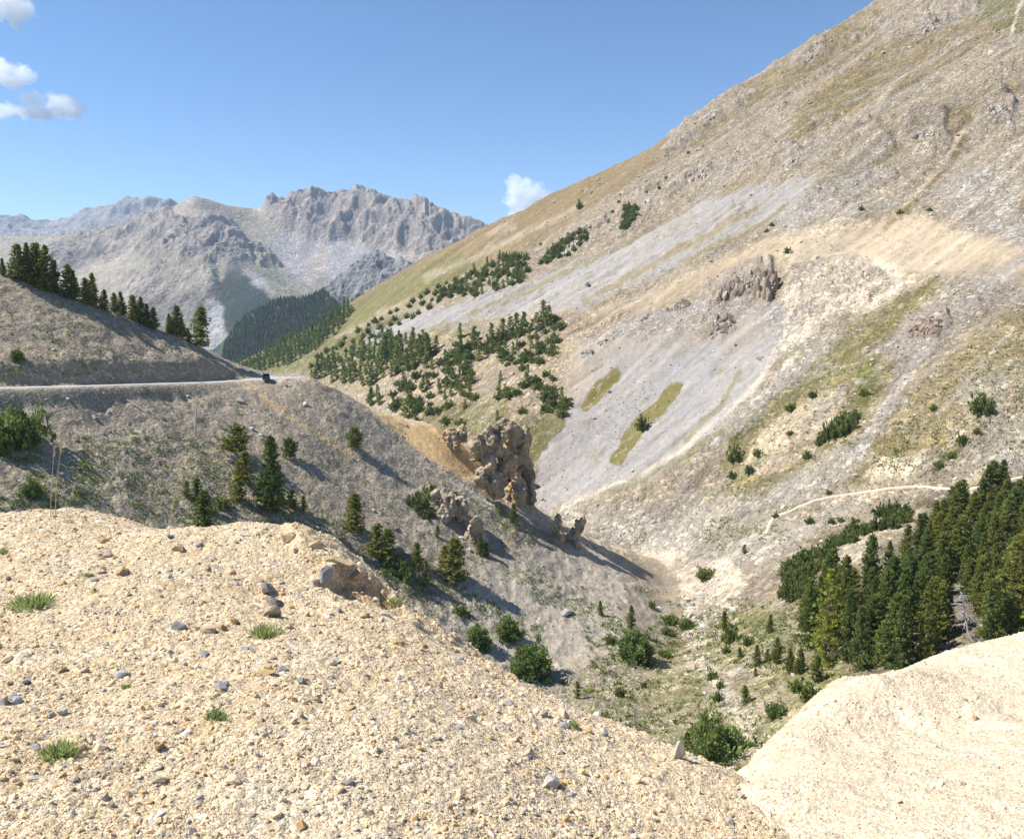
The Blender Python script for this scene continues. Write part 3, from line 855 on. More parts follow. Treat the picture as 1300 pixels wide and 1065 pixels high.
FGR_CREST = [(905, 1065, 3.7), (920, 1010, 4.3), (935, 976, 4.7), (960, 950, 5.1), (1000, 915, 5.6), (1030, 888, 5.9), (1058, 862, 6.3), (1072, 858, 6.4), (1100, 857, 6.5), (1130, 853, 6.7), (1160, 842, 6.9), (1200, 828, 7.2), (1240, 815, 7.5), (1300, 800, 7.9), (1450, 775, 8.6), (1600, 760, 9.)]
pts = [at(*p) for p in FGR_CREST]
fall(pts, FGR_CREST)
for u, v, Y in [(905, 1065, 3.7), (920, 1010, 4.3), (935, 976, 4.7)]:
    p = at(u, v, Y)
    pts += [p + np.array([-.35, .1, -.35]), p + np.array([-1.5, .3, -1.6])]
pts += [at(*p) for p in [(1000, 990, 4.3), (1050, 930, 5.), (1050, 1065, 3.35), (1150, 920, 5.1), (1150, 990, 4.1), (1150, 1065, 3.3), (1300, 880, 5.6), (1300, 970, 4.1), (1300, 1065, 3.2), (1500, 1065, 3.), (1500, 900, 5.), (1050, 1300, 2.3), (1400, 1300, 2.2), (950, 1200, 2.7)]]
tps_fgr = TPS(pts, lam=.002, L=2)


def fgr_fn(X, Y):
    Z = tps_fgr(X, Y)
    ct_, cs_ = ts([p[0] for p in FGR_CREST[2:]], [p[1] for p in FGR_CREST[2:]])
    lim = np.interp(X / Y, ct_, cs_) * Y
    over = np.maximum(Z - lim + .03, 0)
    Z = np.where(X / Y > ct_[0], Z - over, Z)
    U, V = proj(X, Y, Z)
    Z = Z + fbm(X, Y, 0, .9, 4, .5, 33.) * .05 + fbm(X, Y, 0, .2, 4, .6, 35.) * .022 + fbm(X * .6 + Y * .4, Y * .3, 0, .35, 3, .6, 55.) * .035 + np.maximum(ridged(X, Y, 0, .07, 3, .5, 4.) - .62, 0) * .018
    C = np.zeros(X.shape + (3,), np.float32) + np.array((.61, .495, .345), np.float32)
    C = blend(C, sstep(0, .5, fbm(X, Y, 0, .5, 4, .6, 2.)) * .6, (.64, .54, .40))
    C = blend(C, sstep(.2, .5, fbm(X, Y, 0, .25, 4, .65, 12.)) * .4, (.56, .44, .29))
    return Z, C


foreground_bank = sheet('foreground_bank', .16, 2.0, 900, .7, 20, 640, fgr_fn, M_sand)
# ================================================================== ROCKS
def rock_mat(name, bump=.6, sc=1.0):
    m, nt = new_mat(name)
    out = N(nt, 'ShaderNodeOutputMaterial')
    bs = N(nt, 'ShaderNodeBsdfPrincipled', i_Roughness=.9)
    bs.inputs['Specular IOR Level'].default_value = .2
    nt.links.new(bs.outputs[0], out.inputs[0])
    co = N(nt, 'ShaderNodeTexCoord').outputs['Object']
    a = N(nt, 'ShaderNodeAttribute', attribute_name='Col').outputs['Color']
    n1 = N(nt, 'ShaderNodeTexNoise', i_Scale=.9 / sc, i_Detail=8.0, i_Roughness=.7)
    n2 = N(nt, 'ShaderNodeTexNoise', i_Scale=4.5 / sc, i_Detail=6.0, i_Roughness=.7)
    v = N(nt, 'ShaderNodeTexVoronoi', i_Scale=1.6 / sc, feature='DISTANCE_TO_EDGE')
    for n in (n1, n2, v):
        nt.links.new(co, n.inputs['Vector'])
    c = mixc(nt, 'MULTIPLY', 1.0, a, ramp(nt, n1.outputs[0], [(.25, .62), (.5, 1.), (.75, 1.3)]))
    c = mixc(nt, 'MULTIPLY', 1.0, c, ramp(nt, n2.outputs[0], [(.3, .75), (.5, 1.), (.7, 1.2)]))
    nt.links.new(c, bs.inputs['Base Color'])
    b1 = N(nt, 'ShaderNodeBump', i_Strength=bump, i_Distance=.5 * sc)
    nt.links.new(n1.outputs[0], b1.inputs['Height'])
    b2 = N(nt, 'ShaderNodeBump', i_Strength=bump, i_Distance=.18 * sc)
    nt.links.new(n2.outputs[0], b2.inputs['Height'])
    nt.links.new(b1.outputs[0], b2.inputs['Normal'])
    b3 = N(nt, 'ShaderNodeBump', i_Strength=bump * .5, i_Distance=.12 * sc)
    nt.links.new(v.outputs[0], b3.inputs['Height'])
    nt.links.new(b2.outputs[0], b3.inputs['Normal'])
    nt.links.new(b3.outputs[0], bs.inputs['Normal'])
    return m


M_rock = rock_mat('weathered_rock')
M_stone = rock_mat('loose_stone', .5, .06)
M_boulder = rock_mat('boulder_stone', .5, .5)

import bmesh


def ico(sub):
    bm = bmesh.new()
    bmesh.ops.create_icosphere(bm, subdivisions=sub, radius=1)
    v = np.array([x.co[:] for x in bm.verts])
    f = np.array([[q.index for q in t.verts] for t in bm.faces])
    bm.free()
    return v, f


ICO = {s: ico(s) for s in (1, 2, 3, 4)}


def facet(seed, sub=3):
    r = np.random.default_rng(seed)
    v, f = ICO[sub]
    v = v.copy()
    for _ in range(11):
        d = r.normal(size=3)
        d /= np.linalg.norm(d)
        s = v @ d
        v = v - np.maximum(s - r.uniform(.4, .8), 0)[:, None] * d
    v = v + (fbm(v[:, 0] + seed, v[:, 1], v[:, 2], .5, 3) * .16)[:, None] * v
    return v / np.abs(v).max(), f


def inside(u, v, poly):
    c = False
    for (ax, ay), (bx, by) in zip(poly, poly[1:] + poly[:1]):
        if (ay > v) != (by > v) and u < (bx - ax) * (v - ay) / (by - ay) + ax:
            c = not c
    return c


FACETS = [facet(900 + k) for k in range(10)]


def fused(name, blobs, voxel, angular=None):
    """one closed surface round a cluster of ellipsoids"""
    V, F, n = [], [], 0
    for cx, cy, cz, rx, ry, rz in blobs:
        v, f = ICO[3] if angular is None else FACETS[(angular * 7 + len(V) * 3) % 10]
        kx = 1.0 if angular is None else 1.14
        V.append(v * (rx * kx, ry * kx, rz * kx) + (cx, cy, cz))
        F.append(f + n)
        n += len(v)
    me = mesh_np(name + '_blobs', np.concatenate(V), np.concatenate(F))
    o = link(name + '_blobs', me)
    md = o.modifiers.new('r', 'REMESH')
    md.mode = 'VOXEL'
    md.voxel_size = voxel
    dg = bpy.context.evaluated_depsgraph_get()
    ev = o.evaluated_get(dg)
    m2 = ev.to_mesh()
    co = np.empty(len(m2.vertices) * 3, np.float32)
    m2.vertices.foreach_get('co', co)
    nr = np.empty(len(m2.vertices) * 3, np.float32)
    m2.vertices.foreach_get('normal', nr)
    m2.calc_loop_triangles()
    tri = np.empty(len(m2.loop_triangles) * 3, np.int32)
    m2.loop_triangles.foreach_get('vertices', tri)
    ev.to_mesh_clear()
    bpy.data.objects.remove(o)
    bpy.data.meshes.remove(me)
    return co.reshape(-1, 3).astype(float), nr.reshape(-1, 3).astype(float), tri.reshape(-1, 3)


def crag(name, blobs, voxel, base, seed, big=1.0, cols=((.42, .345, .26), (.36, .33, .295), (.50, .36, .20)), mat=None, flute=1.0):
    """a crag of weathered rock: blobs in local metres about base"""
    v, n, f = fused(name, blobs, voxel, seed)
    o_ = seed * 13.7
    x, y, z = v.T
    d = fbm(x + o_, y, z * .6, 6.5 * big, 2) * 1.2 * big
    d += -np.abs(perlin((x - o_) / (2.6 * big), y / (2.6 * big), z / (7.5 * big))) * 1.9 * big * flute + .2 * big
    d += (ridged(x + o_, y, z * .3, 1.3 * big, 5, .65) - .55) * 1.3 * big
    d -= np.maximum(fbm(x, y - o_, z * .7, 3.6 * big, 3, .6) - .1, 0) * 7.5 * big
    d += fbm(x, y, z, .6 * big, 3, .6) * .3 * big
    bed = np.abs(perlin(x * .1, y * .1, z / (1.5 * big) + .35 * perlin(x / 3, y / 3, z / 3)))
    d -= np.maximum(.16 - bed, 0) * 2.2 * big
    h = n.copy()
    h[:, 2] *= .5
    v2 = v + h * d[:, None]
    c = np.zeros(v.shape) + np.array(cols[0])
    p = fbm(x, y, z + o_, 5 * big, 4, .6)
    c = blend(c, sstep(0, .35, p), cols[1])
    c = blend(c, sstep(.1, .4, -p + fbm(x, y, z, 2 * big, 3) * .5) * .7, cols[2])
    c = blend(c, sstep(.0, .4, fbm(x + 31, y, z * .3, 2.2 * big, 4, .65)) * .65, (.20, .175, .15))
    me = mesh_np(name, v2, f, [mat or M_rock], True, c)
    return link(name, me, None, tuple(base))


def px_blobs(lst, u0, v0, Y, zoff=0.0, depth=None):
    """ellipsoids measured in the picture as (u, v, half width, half height) -> metres about the base point (u0, v0)"""
    b = at(u0, v0, Y)
    k = Y / FPX * 1.01
    out = []
    for i, q in enumerate(lst):
        u, v, ru, rv = q[:4]
        dy = q[4] if len(q) > 4 else 0
        p = at(u, v, Y) - b
        out.append((p[0], p[1] + dy, p[2], ru * k, (q[5] if len(q) > 5 else min(ru, rv) * k * 1.0), rv * k))
    return out, b


LEFT, RIGHT = ['left_slope'], ['right_mountain']
ALL = ['left_slope', 'right_mountain']
RK = ((.45, .335, .215), (.34, .265, .19), (.52, .355, .18))


def pinnacle(name, lst, u0, v0, dY, voxel, seed, big, cols, label):
    h = hit(u0, v0, LEFT) or hit_down(u0, v0, LEFT)
    Y = h[1] + dY
    bl, b = px_blobs(lst, u0, v0, Y)
    tag(crag(name, bl, voxel, b, seed, big, cols), label, 'rock')


pinnacle('rock_pinnacle', [(604, 570, 14, 20, -4), (622, 558, 17, 22, -3), (634, 546, 12, 13, -1), (650, 556, 19, 24, 6), (664, 576, 16, 30, 9), (638, 590, 17, 30, -1), (616, 594, 14, 24, -5), (660, 606, 19, 34, 8), (672, 630, 12, 26, 8),
                           (652, 630, 18, 26, 4), (628, 616, 15, 20, -4), (648, 545, 11, 11, 3), (622, 545, 9, 9, -2), (604, 556, 9, 8, -3)], 640, 640, 1.5, .27, 1, .9, RK, 'tall weathered tan rock tower standing on the ochre ridge')
pinnacle('rock_pinnacle', [(573, 562, 13, 18, 0), (585, 556, 8, 14, 2), (577, 575, 10, 10, 0)], 576, 580, 1.5, .27, 2, .8, RK, 'rounded brown boulder just left of the tall rock tower')
pinnacle('rock_outcrop', [(570, 637, 14, 19, 0), (556, 632, 10, 10, 0), (583, 650, 15, 18, 1), (594, 664, 12, 16, 1), (564, 650, 12, 12, -1)], 573, 660, .3, .25, 3, .6, ((.44, .36, .265), (.34, .29, .235), (.46, .345, .22)), 'jagged grey outcrop on the scree below the ochre bank')
pinnacle('rock_outcrop', [(603, 672, 12, 18, 0), (610, 681, 10, 13, 1), (597, 684, 9, 10, 0)], 603, 688, .5, .24, 4, .5, ((.44, .34, .23), (.34, .28, .23), (.5, .37, .22)), 'small brown rock tooth under the jagged grey outcrop')
pinnacle('rock_pinnacle', [(707, 665, 6, 14), (702, 674, 6, 10), (711, 678, 7, 9), (706, 688, 9, 9)], 706, 688, .5, .22, 5, .42, RK, 'thin pointed rock needle low on the ridge')
pinnacle('rock_pinnacle', [(734, 671, 7, 15), (727, 679, 8, 9), (739, 661, 5, 6), (731, 690, 8, 9)], 731, 693, .5, .22, 6, .42, RK, 'blocky leaning rock stack beside the thin needle')


# crags of the right-hand mountain: clusters of angular blocks half buried in its flank


def crag_field(poly, n, smin, smax, cols, label, seed, tall=1.3, names=RIGHT):
    r = np.random.default_rng(seed)
    us, vs = [p[0] for p in poly], [p[1] for p in poly]
    V, F, C, m, k = [], [], [], 0, 0
    placed, tries = [], 0
    base = hit(sum(us) / len(us), sum(vs) / len(vs), names)
    pa = np.array(poly, float)
    while k < n and tries < 6000:
        tries += 1
        spx = smin * (smax / smin) ** r.beta(1., 1.9)
        if placed:
            # each block leans on one already there
            q, s0 = placed[r.integers(len(placed))]
            s = spx * q[1] / FPX / 2
            th = r.uniform(0, 6.28)
            g = r.uniform(.36, .55) * (s + s0)
            x_, y_ = q[0] + g * math.cos(th), q[1] + g * math.sin(th)
            hp = np.array([x_, y_, float(hz(names[0], np.array(x_), np.array(y_)))])
            if min(np.hypot(hp[0] - q_[0], hp[1] - q_[1]) / (s + s_) for q_, s_ in placed) < .3:
                continue
            u, v = proj(*hp)
            if not inside(u, v, poly):
                continue
        else:
            h = hit(pa[:, 0].mean(), pa[:, 1].mean(), names)
            hp = np.array(h[:3])
            s = spx * h[1] / FPX / 2
        h = hp
        placed.append((hp, s))
        k += 1
        vv, f = FACETS[r.integers(10)]
        a, b = r.uniform(0, 6.28), r.normal(.0, .22)
        p = vv * (s * r.uniform(.7, 1.1), s * r.uniform(.6, 1.), s * tall * r.uniform(.7, 1.2))
        x = p[:, 0] * math.cos(a) - p[:, 1] * math.sin(a)
        y = p[:, 0] * math.sin(a) + p[:, 1] * math.cos(a)
        z = p[:, 2] - .22 * x + b * y
        V.append(np.stack([x, y, z], -1) + np.array([h[0] - base[0], h[1] - base[1] + s * .25, h[2] - base[2] - s * .12]))
        F.append(f + m)
        m += len(vv)
        c = np.array(cols[r.integers(len(cols))]) * r.uniform(.78, 1.15)
        C.append(np.ones((len(vv), 3)) * c * (1 + .4 * fbm(vv[:, 0] + k, vv[:, 1], vv[:, 2], .7, 3))[:, None])
    o = link('rock_outcrop', mesh_np('rock_outcrop', np.concatenate(V), np.concatenate(F), [M_rock], False, np.concatenate(C)), None, base[:3])
    tag(o, label, 'rock')


BRN = [(.33, .265, .195), (.28, .23, .18), (.38, .315, .24), (.22, .18, .14)]
PAL = [(.46, .39, .315), (.42, .36, .30), (.36, .31, .26), (.50, .43, .35)]
RED = [(.31, .225, .17), (.36, .28, .21), (.24, .18, .145)]
GRYR = [(.36, .34, .32), (.31, .29, .275), (.42, .39, .35)]
for k, (poly, n, a, b, cols, tall, lab) in enumerate([
    ([(895, 372), (925, 352), (955, 340), (978, 336), (985, 352), (980, 380), (962, 390), (945, 374), (912, 380)], 150, 6, 21, BRN, 1.7, 'fluted brown cliff under the cream rim of the mountain'),
    ([(952, 350), (976, 334), (986, 352), (980, 388), (964, 390)], 40, 9, 24, [(.27, .215, .16), (.33, .265, .195)], 2.2, 'tall brown buttress with a dark side at the right end of the fluted cliff'),
    ([(735, 442), (752, 428), (762, 436), (748, 470), (738, 468)], 18, 4, 11, GRYR, 1.3, 'left grey rib beside the tan spur'),
    ([(828, 398), (860, 384), (885, 378), (888, 390), (850, 404)], 44, 5, 15, BRN, 1.3, 'broken brown ledge running left from the fluted cliff'),
    ([(888, 408), (905, 400), (930, 400), (937, 418), (920, 434), (900, 430)], 60, 5, 16, BRN, 1.3, 'low broken crag just below the fluted brown cliff'),
    ([(1150, 420), (1172, 406), (1200, 396), (1205, 408), (1180, 426), (1160, 430)], 60, 6, 16, RED, 1.0, 'reddish brown crag alone on the slope right of the cream cliffs'),
    ([(1090, 375), (1108, 368), (1120, 372), (1108, 384), (1094, 388)], 14, 3, 9, RED, 1.1, 'small red-brown crag at the foot of the cream cliffs'),
    ([(694, 325), (725, 305), (742, 292), (750, 302), (735, 320), (705, 330)], 40, 4, 11, PAL, 1.2, 'pinkish rock rib with small bushes high above the grey scree'),
    ([(1052, 500), (1066, 484), (1080, 486), (1070, 500)], 12, 4, 10, PAL, 1.1, 'pale rock knob on top of the olive knoll'),
    ([(1146, 180), (1160, 152), (1190, 148), (1202, 172), (1180, 192)], 44, 4, 12, PAL, 1.1, 'rounded pale crag left of the head of the narrow track'),
    ([(1242, 158), (1252, 125), (1280, 118), (1286, 140), (1270, 162)], 42, 4, 12, PAL, 1.2, 'pale crag right of the head of the narrow track'),
    ([(862, 235), (885, 215), (925, 200), (935, 208), (890, 232), (870, 245)], 44, 4, 12, PAL, 1.1, 'long pale crag band below the skyline'),
    ([(985, 210), (1005, 196), (1035, 192), (1030, 205), (1000, 222)], 24, 4, 12, PAL, 1.0, 'short crag continuing the pale band to the right'),
    ([(850, 180), (880, 155), (930, 118), (942, 120), (920, 142), (880, 172)], 46, 4, 12, PAL, 1.1, 'pale crags stepping along the skyline'),
    ([(1012, 86), (1030, 62), (1042, 58), (1040, 70), (1022, 84)], 16, 4, 11, PAL, 1.2, 'small pale crag on the upper skyline'),
    ([(1130, 52), (1160, 28), (1210, 4), (1230, 8), (1180, 40), (1145, 58)], 56, 4, 12, PAL, 1.1, 'broad pale crag near the top right of the mountain'),
    ([(1075, 170), (1095, 155), (1110, 160), (1095, 178)], 16, 3, 9, PAL, 1.0, 'little crag above the pale rounded crag'),
    ([(800, 410), (820, 396), (835, 400), (825, 416)], 14, 4, 11, GRYR, 1.2, 'grey rock rib at the left end of the tan rim'),
    ([(752, 432), (768, 418), (782, 424), (770, 452), (756, 450)], 16, 4, 10, GRYR, 1.3, 'grey ribs above the grass stripes in the scree'),
    ([(850, 408), (864, 402), (870, 412), (858, 420)], 8, 3, 9, GRYR, 1.2, 'small grey crag between the ribs and the fluted cliff'),
    ([(945, 460), (965, 448), (985, 444), (980, 456), (955, 468)], 14, 3, 8, PAL, .9, 'tan ledge between the two pale debris tracks'),
    ([(606, 372), (650, 340), (670, 338), (660, 360), (625, 376)], 26, 3, 8, PAL, 1.0, 'scattered rocks among the thicket above the scree'),
    ([(1040, 520), (1060, 508), (1066, 518), (1050, 530)], 10, 3, 7, RED, .9, 'low reddish ledge below the pale rock knob')]):
    crag_field(poly, n, a, b, cols, lab, 60 + k, tall)


# ---- single stones
def stone_mesh(name, seed, col, sub=3, flat=.7, ang=.35, mat=None):
    r = np.random.default_rng(seed)
    v, f = ICO[sub]
    v = v.copy()
    for _ in range(9):     # chop facets
        d = r.normal(size=3)
        d /= np.linalg.norm(d)
        c = r.uniform(.33, .8)
        s = v @ d
        v = v - np.maximum(s - c, 0)[:, None] * d
    v = v + fbm(v[:, 0] + seed, v[:, 1], v[:, 2], .6, 3)[:, None] * v * .18
    v = v / np.abs(v).max(0)
    v = v * (1, r.uniform(.6, .95), flat)
    c = np.zeros(v.shape) + np.array(col)
    c *= (1 + .35 * fbm(v[:, 0] + seed, v[:, 1], v[:, 2], .8, 3))[:, None]
    return mesh_np(name, v, f, [mat or M_stone], False, c)


def put_stone(u, v, wpx, hpx, col, label, names, rot=0.0, tilt=0.0, group=None, name='stone', seed=0, sub=3, mat=None, sink=.35):
    h = hit(u, v, names)
    if not h:
        return None
    d = h[1] * CP - h[2] * SP
    wm, hm = wpx / FPX * d / 2, hpx / FPX * d / 2
    o = link(name, stone_mesh(name, seed, col, sub, 1.0, mat=mat))
    o.scale = (wm, wm, hm)
    o.rotation_euler = (tilt, tilt * .6, rot)
    o.location = (h[0], h[1], h[2] + hm * (1 - 2 * sink))
    tag(o, label, 'stone' if name == 'stone' else 'boulder', group)
    return o


FG = ['foreground_ground']
TAN, OCH, GRY, DRK, WHT, SLT = (.56, .43, .27), (.55, .37, .17), (.40, .36, .305), (.17, .165, .165), (.66, .62, .55), (.33, .32, .31)
for k, (u, v, w_, h_, c, lab) in enumerate([
    (227, 699, 26, 15, (.42, .29, .16), 'brown wedge-shaped rock near the crest of the gravel heap'),
    (252, 693, 14, 9, GRY, 'small grey stone right of the brown wedge-shaped rock'),
    (137, 705, 22, 9, (.44, .36, .26), 'flat tan slab lying left of the brown wedge-shaped rock'),
    (156, 729, 20, 14, (.48, .33, .17), 'orange-brown angular stone below the flat tan slab'),
    (121, 737, 11, 8, (.46, .42, .36), 'small pale stone left of the orange-brown angular stone'),
    (118, 752, 14, 8, OCH, 'small ochre stone below the small pale stone'),
    (342, 750, 26, 19, (.29, .26, .22), 'dark grey rough rock at the top of the three-rock cluster'),
    (351, 767, 22, 15, (.25, .215, .18), 'darkest rock in the middle of the three-rock cluster'),
    (344, 781, 26, 22, (.52, .42, .29), 'tan block at the bottom of the three-rock cluster'),
    (223, 798, 27, 14, (.37, .35, .32), 'grey stone with a dark right face in the middle of the gravel'),
    (265, 802, 22, 11, (.60, .46, .30), 'long tan stone beside the two ochre stones'),
    (282, 799, 13, 11, OCH, 'ochre stone touching the long tan stone'),
    (297, 791, 18, 14, (.60, .43, .22), 'largest yellow-ochre stone left of the green grass tuft'),
    (313, 824, 20, 8, (.46, .445, .43), 'thin blue-grey slab below the green grass tuft'),
    (261, 832, 19, 12, (.38, .36, .33), 'grey stone with a white top below the long tan stone'),
    (152, 857, 20, 8, (.60, .58, .57), 'whitish flat stone on the left of the gravel heap'),
    (281, 872, 24, 16, (.40, .38, .35), 'grey pyramid-shaped stone with a dark right face'),
    (339, 855, 26, 10, (.62, .45, .21), 'long yellow stone right of the grey pyramid-shaped stone'),
    (357, 851, 16, 9, (.45, .42, .40), 'lilac-grey slab touching the long yellow stone'),
    (381, 864, 16, 9, SLT, 'blue-grey slab farthest right in the middle gravel'),
    (34, 869, 11, 9, (.12, .135, .165), 'dark slate-blue stone on the left of the gravel heap'),
    (4, 893, 20, 20, (.46, .42, .34), 'olive-tan rounded stone cut by the left picture edge'),
    (20, 891, 17, 12, (.58, .57, .57), 'pale grey stone right of the olive-tan rounded stone'),
    (18, 884, 14, 7, (.40, .39, .39), 'grey flake leaning on the pale grey stone'),
    (80, 852, 12, 10, (.44, .35, .2), 'small brown stone above the whitish pieces'),
    (79, 906, 16, 12, WHT, 'white angular stone in the lower left gravel'),
    (62, 910, 15, 9, (.62, .58, .5), 'pale stone left of the white angular stone'),
    (49, 951, 19, 11, (.42, .41, .40), 'grey slab beside the lowest grass tuft'),
    (203, 950, 16, 12, (.42, .28, .15), 'brown shaded stone at the bottom of the gravel heap'),
    (126, 942, 14, 6, (.68, .64, .58), 'thin white chip at the bottom of the gravel heap'),
    (463, 783, 17, 12, (.60, .45, .25), 'tan block near the eroded lip of the heap'),
    (488, 781, 15, 12, (.66, .62, .56), 'white block right of the tan block by the lip'),
    (430, 776, 11, 8, GRY, 'small grey stone below the eroded lip'),
    (505, 816, 18, 9, (.60, .44, .22), 'flat ochre stone halfway down the right edge'),
    (716, 923, 21, 14, (.37, .36, .355), 'blue-grey tilted slate near the right end of the heap'),
    (767, 932, 15, 10, (.34, .335, .335), 'smaller slate right of the blue-grey tilted slate'),
    (714, 908, 22, 16, (.64, .52, .35), 'cream boulder behind the blue-grey tilted slate'),
    (690, 909, 14, 11, (.42, .38, .35), 'grey-brown stone left of the cream boulder'),
    (648, 895, 14, 10, (.40, .38, .37), 'small grey stone on the right crest of the heap'),
    (830, 936, 17, 14, (.56, .48, .42), 'pinkish stone near the right tip of the heap'),
    (818, 928, 14, 10, (.60, .40, .16), 'orange stone beside the pinkish stone'),
    (410, 730, 36, 24, (.40, .375, .345), 'large grey rock half buried at the eroded lip'),
    (369, 683, 22, 17, (.60, .46, .28), 'tan lump on the crest above the eroded lip'),
    (398, 692, 34, 20, (.58, .44, .27), 'broad tan block on the crest right of the tan lump'),
    (430, 714, 40, 22, (.58, .45, .28), 'wide tan ledge block above the shaded hollow'),
    (452, 730, 30, 20, (.50, .36, .2), 'brown ledge block at the lower end of the lip'),
    (672, 958, 20, 15, (.60, .49, .34), 'cream stone low on the right of the heap'),
    (655, 940, 14, 11, (.50, .38, .24), 'brown stone above the low cream stone'),
    (672, 962, 12, 9, (.34, .33, .34), 'dark grey stone touching the low cream stone')]):
    put_stone(u, v, w_, h_, c, lab, FG, rot=(k * 1.7) % 3.1, tilt=.15 * math.sin(k * 2.1), seed=100 + k, sink=.55 if w_ > 27 else .35)
# the pointed white stone standing at the right tip
put_stone(863, 962, 19, 34, (.60, .54, .47), 'pointed white stone standing upright at the right tip', FG, .4, .12, seed=300, sink=.25)
put_stone(1239, 913, 12, 8, (.50, .36, .22), 'lone brown stone on the smooth cream bank', ['foreground_bank'], .4, .1, seed=301)

# ---- boulders on the slopes
for k, (u, v, w_, h_, c, lab) in enumerate([
    (387, 514, 7, 6, (.70, .68, .64), 'bright white boulder on the scree below the parked car'),
    (332, 553, 6, 5, (.66, .63, .58), 'white boulder above the large slope pine'),
    (320, 545, 7, 5, (.62, .59, .53), 'pale boulder up left of the white boulder'),
    (124, 578, 6, 5, (.66, .62, .56), 'white boulder on the bare gully of the left slope'),
    (120, 530, 8, 6, (.5, .46, .4), 'pale broken boulder under the mountain road'),
    (86, 507, 5, 4, (.62, .58, .52), 'small white boulder just under the road'),
    (239, 503, 6, 4, (.62, .57, .5), 'whitish boulder above the dead pole'),
    (305, 510, 12, 6, (.40, .36, .3), 'grey-brown boulder heap below the road bend'),
    (721, 778, 28, 10, (.42, .37, .31), 'long brown boulder in the grass below the ridge'),
    (586, 684, 8, 6, (.68, .65, .6), 'white boulder beside the small rock tooth'),
    (596, 700, 10, 8, (.50, .46, .41), 'pale rock lying under the small rock tooth'),
    (930, 774, 16, 9, (.66, .61, .54), 'flat pale boulder in the stream bed'),
    (876, 783, 10, 8, (.62, .58, .52), 'grey-white boulder left of the stream bed'),
    (897, 816, 9, 6, (.60, .42, .27), 'reddish boulder in the stream bed'),
    (895, 880, 6, 5, (.62, .61, .62), 'bluish white stone in the valley grass'),
    (838, 772, 8, 4, (.60, .57, .52), 'low pale stone on the grey valley scree'),
    (963, 835, 7, 5, (.62, .56, .47), 'pale boulder among the young pines'),
    (1007, 857, 8, 6, (.62, .57, .5), 'pale boulder at the foot of the young pines'),
    (1190, 352, 6, 5, (.5, .42, .33), 'brown block on the cream rim')]):
    put_stone(u, v, w_, h_, c, lab, ALL, (k * 1.3) % 3, .1, name='boulder', seed=400 + k, mat=M_boulder)


# ---- loose stone that nobody could count
ICOV, ICOF = ICO[1][0], ICO[1][1]
_bm = bmesh.new()
bmesh.ops.create_icosphere(_bm, subdivisions=1, radius=1)
_bm.free()
_p = (1 + 5 ** .5) / 2
I12V = np.array([(-1, _p, 0), (1, _p, 0), (-1, -_p, 0), (1, -_p, 0), (0, -1, _p), (0, 1, _p), (0, -1, -_p), (0, 1, -_p), (_p, 0, -1), (_p, 0, 1), (-_p, 0, -1), (-_p, 0, 1)]) / 1.9
I12F = np.array([(0, 11, 5), (0, 5, 1), (0, 1, 7), (0, 7, 10), (0, 10, 11), (1, 5, 9), (5, 11, 4), (11, 10, 2), (10, 7, 6), (7, 1, 8), (3, 9, 4), (3, 4, 2), (3, 2, 6), (3, 6, 8), (3, 8, 9), (4, 9, 5), (2, 4, 11), (6, 2, 10), (8, 6, 7), (9, 8, 1)])


def pebbles(name, pos, size, cols, mat, flat=.65, seed=0, jit=.28):
    r = np.random.default_rng(seed)
    n = len(pos)
    v = I12V[None] * (1 + r.uniform(-jit, jit, (n, 12, 1)))
    v = v + r.normal(0, jit * .35, (n, 12, 3))
    sc = np.stack([r.uniform(.7, 1.3, n), r.uniform(.6, 1.0, n), r.uniform(flat * .6, flat * 1.3, n)], -1)
    v = v * sc[:, None, :]
    a, t1, t2 = r.uniform(0, 6.28, n), np.clip(r.normal(0, .35, n), -.8, .8), np.clip(r.normal(0, .35, n), -.8, .8)
    c, s = np.cos(a), np.sin(a)
    x = v[..., 0] * c[:, None] - v[..., 1] * s[:, None]
    y = v[..., 0] * s[:, None] + v[..., 1] * c[:, None]
    z = v[..., 2] + x * np.tan(t1)[:, None] * .6 + y * np.tan(t2)[:, None] * .6
    V = np.stack([x, y, z], -1) * size[:, None, None] + pos[:, None, :]
    F = (I12F[None] + (np.arange(n) * 12)[:, None, None]).reshape(-1, 3)
    C = np.repeat(cols, 12, 0)
    o = link(name, mesh_np(name, V.reshape(-1, 3), F, [mat], False, C))
    o['kind'] = 'stuff'
    return o


def pick(r, n, table):
    w_ = np.array([t[0] for t in table], float)
    idx = r.choice(len(table), n, p=w_ / w_.sum())
    c = np.array([t[1] for t in table])[idx]
    return c * r.uniform(.8, 1.15, (n, 1))


def gravel(name, sheetname, n, tlo, thi, ylo, yhi, smin, smax, table, seed, mat, keep=None):
    r = np.random.default_rng(seed)
    y = np.exp(r.uniform(math.log(ylo), math.log(yhi), n))
    x = r.uniform(tlo, thi, n) * y
    z = hz(sheetname, x, y)
    clump = fbm(x, y, 0, .5, 3, .6, 3.)
    s = smin * (smax / smin) ** (r.power(.42, n) ** 1.0 if False else r.beta(.8, 4.2, n)) * (.75 + .3 * y / 4)
    k = r.uniform(-.5, .6, n) < clump + .25
    if keep is not None:
        k &= keep(x, y, z)
    x, y, z, s = x[k], y[k], z[k], s[k]
    return pebbles(name, np.stack([x, y, z + s * .12], -1), s, pick(r, len(x), table), mat, .7, seed)


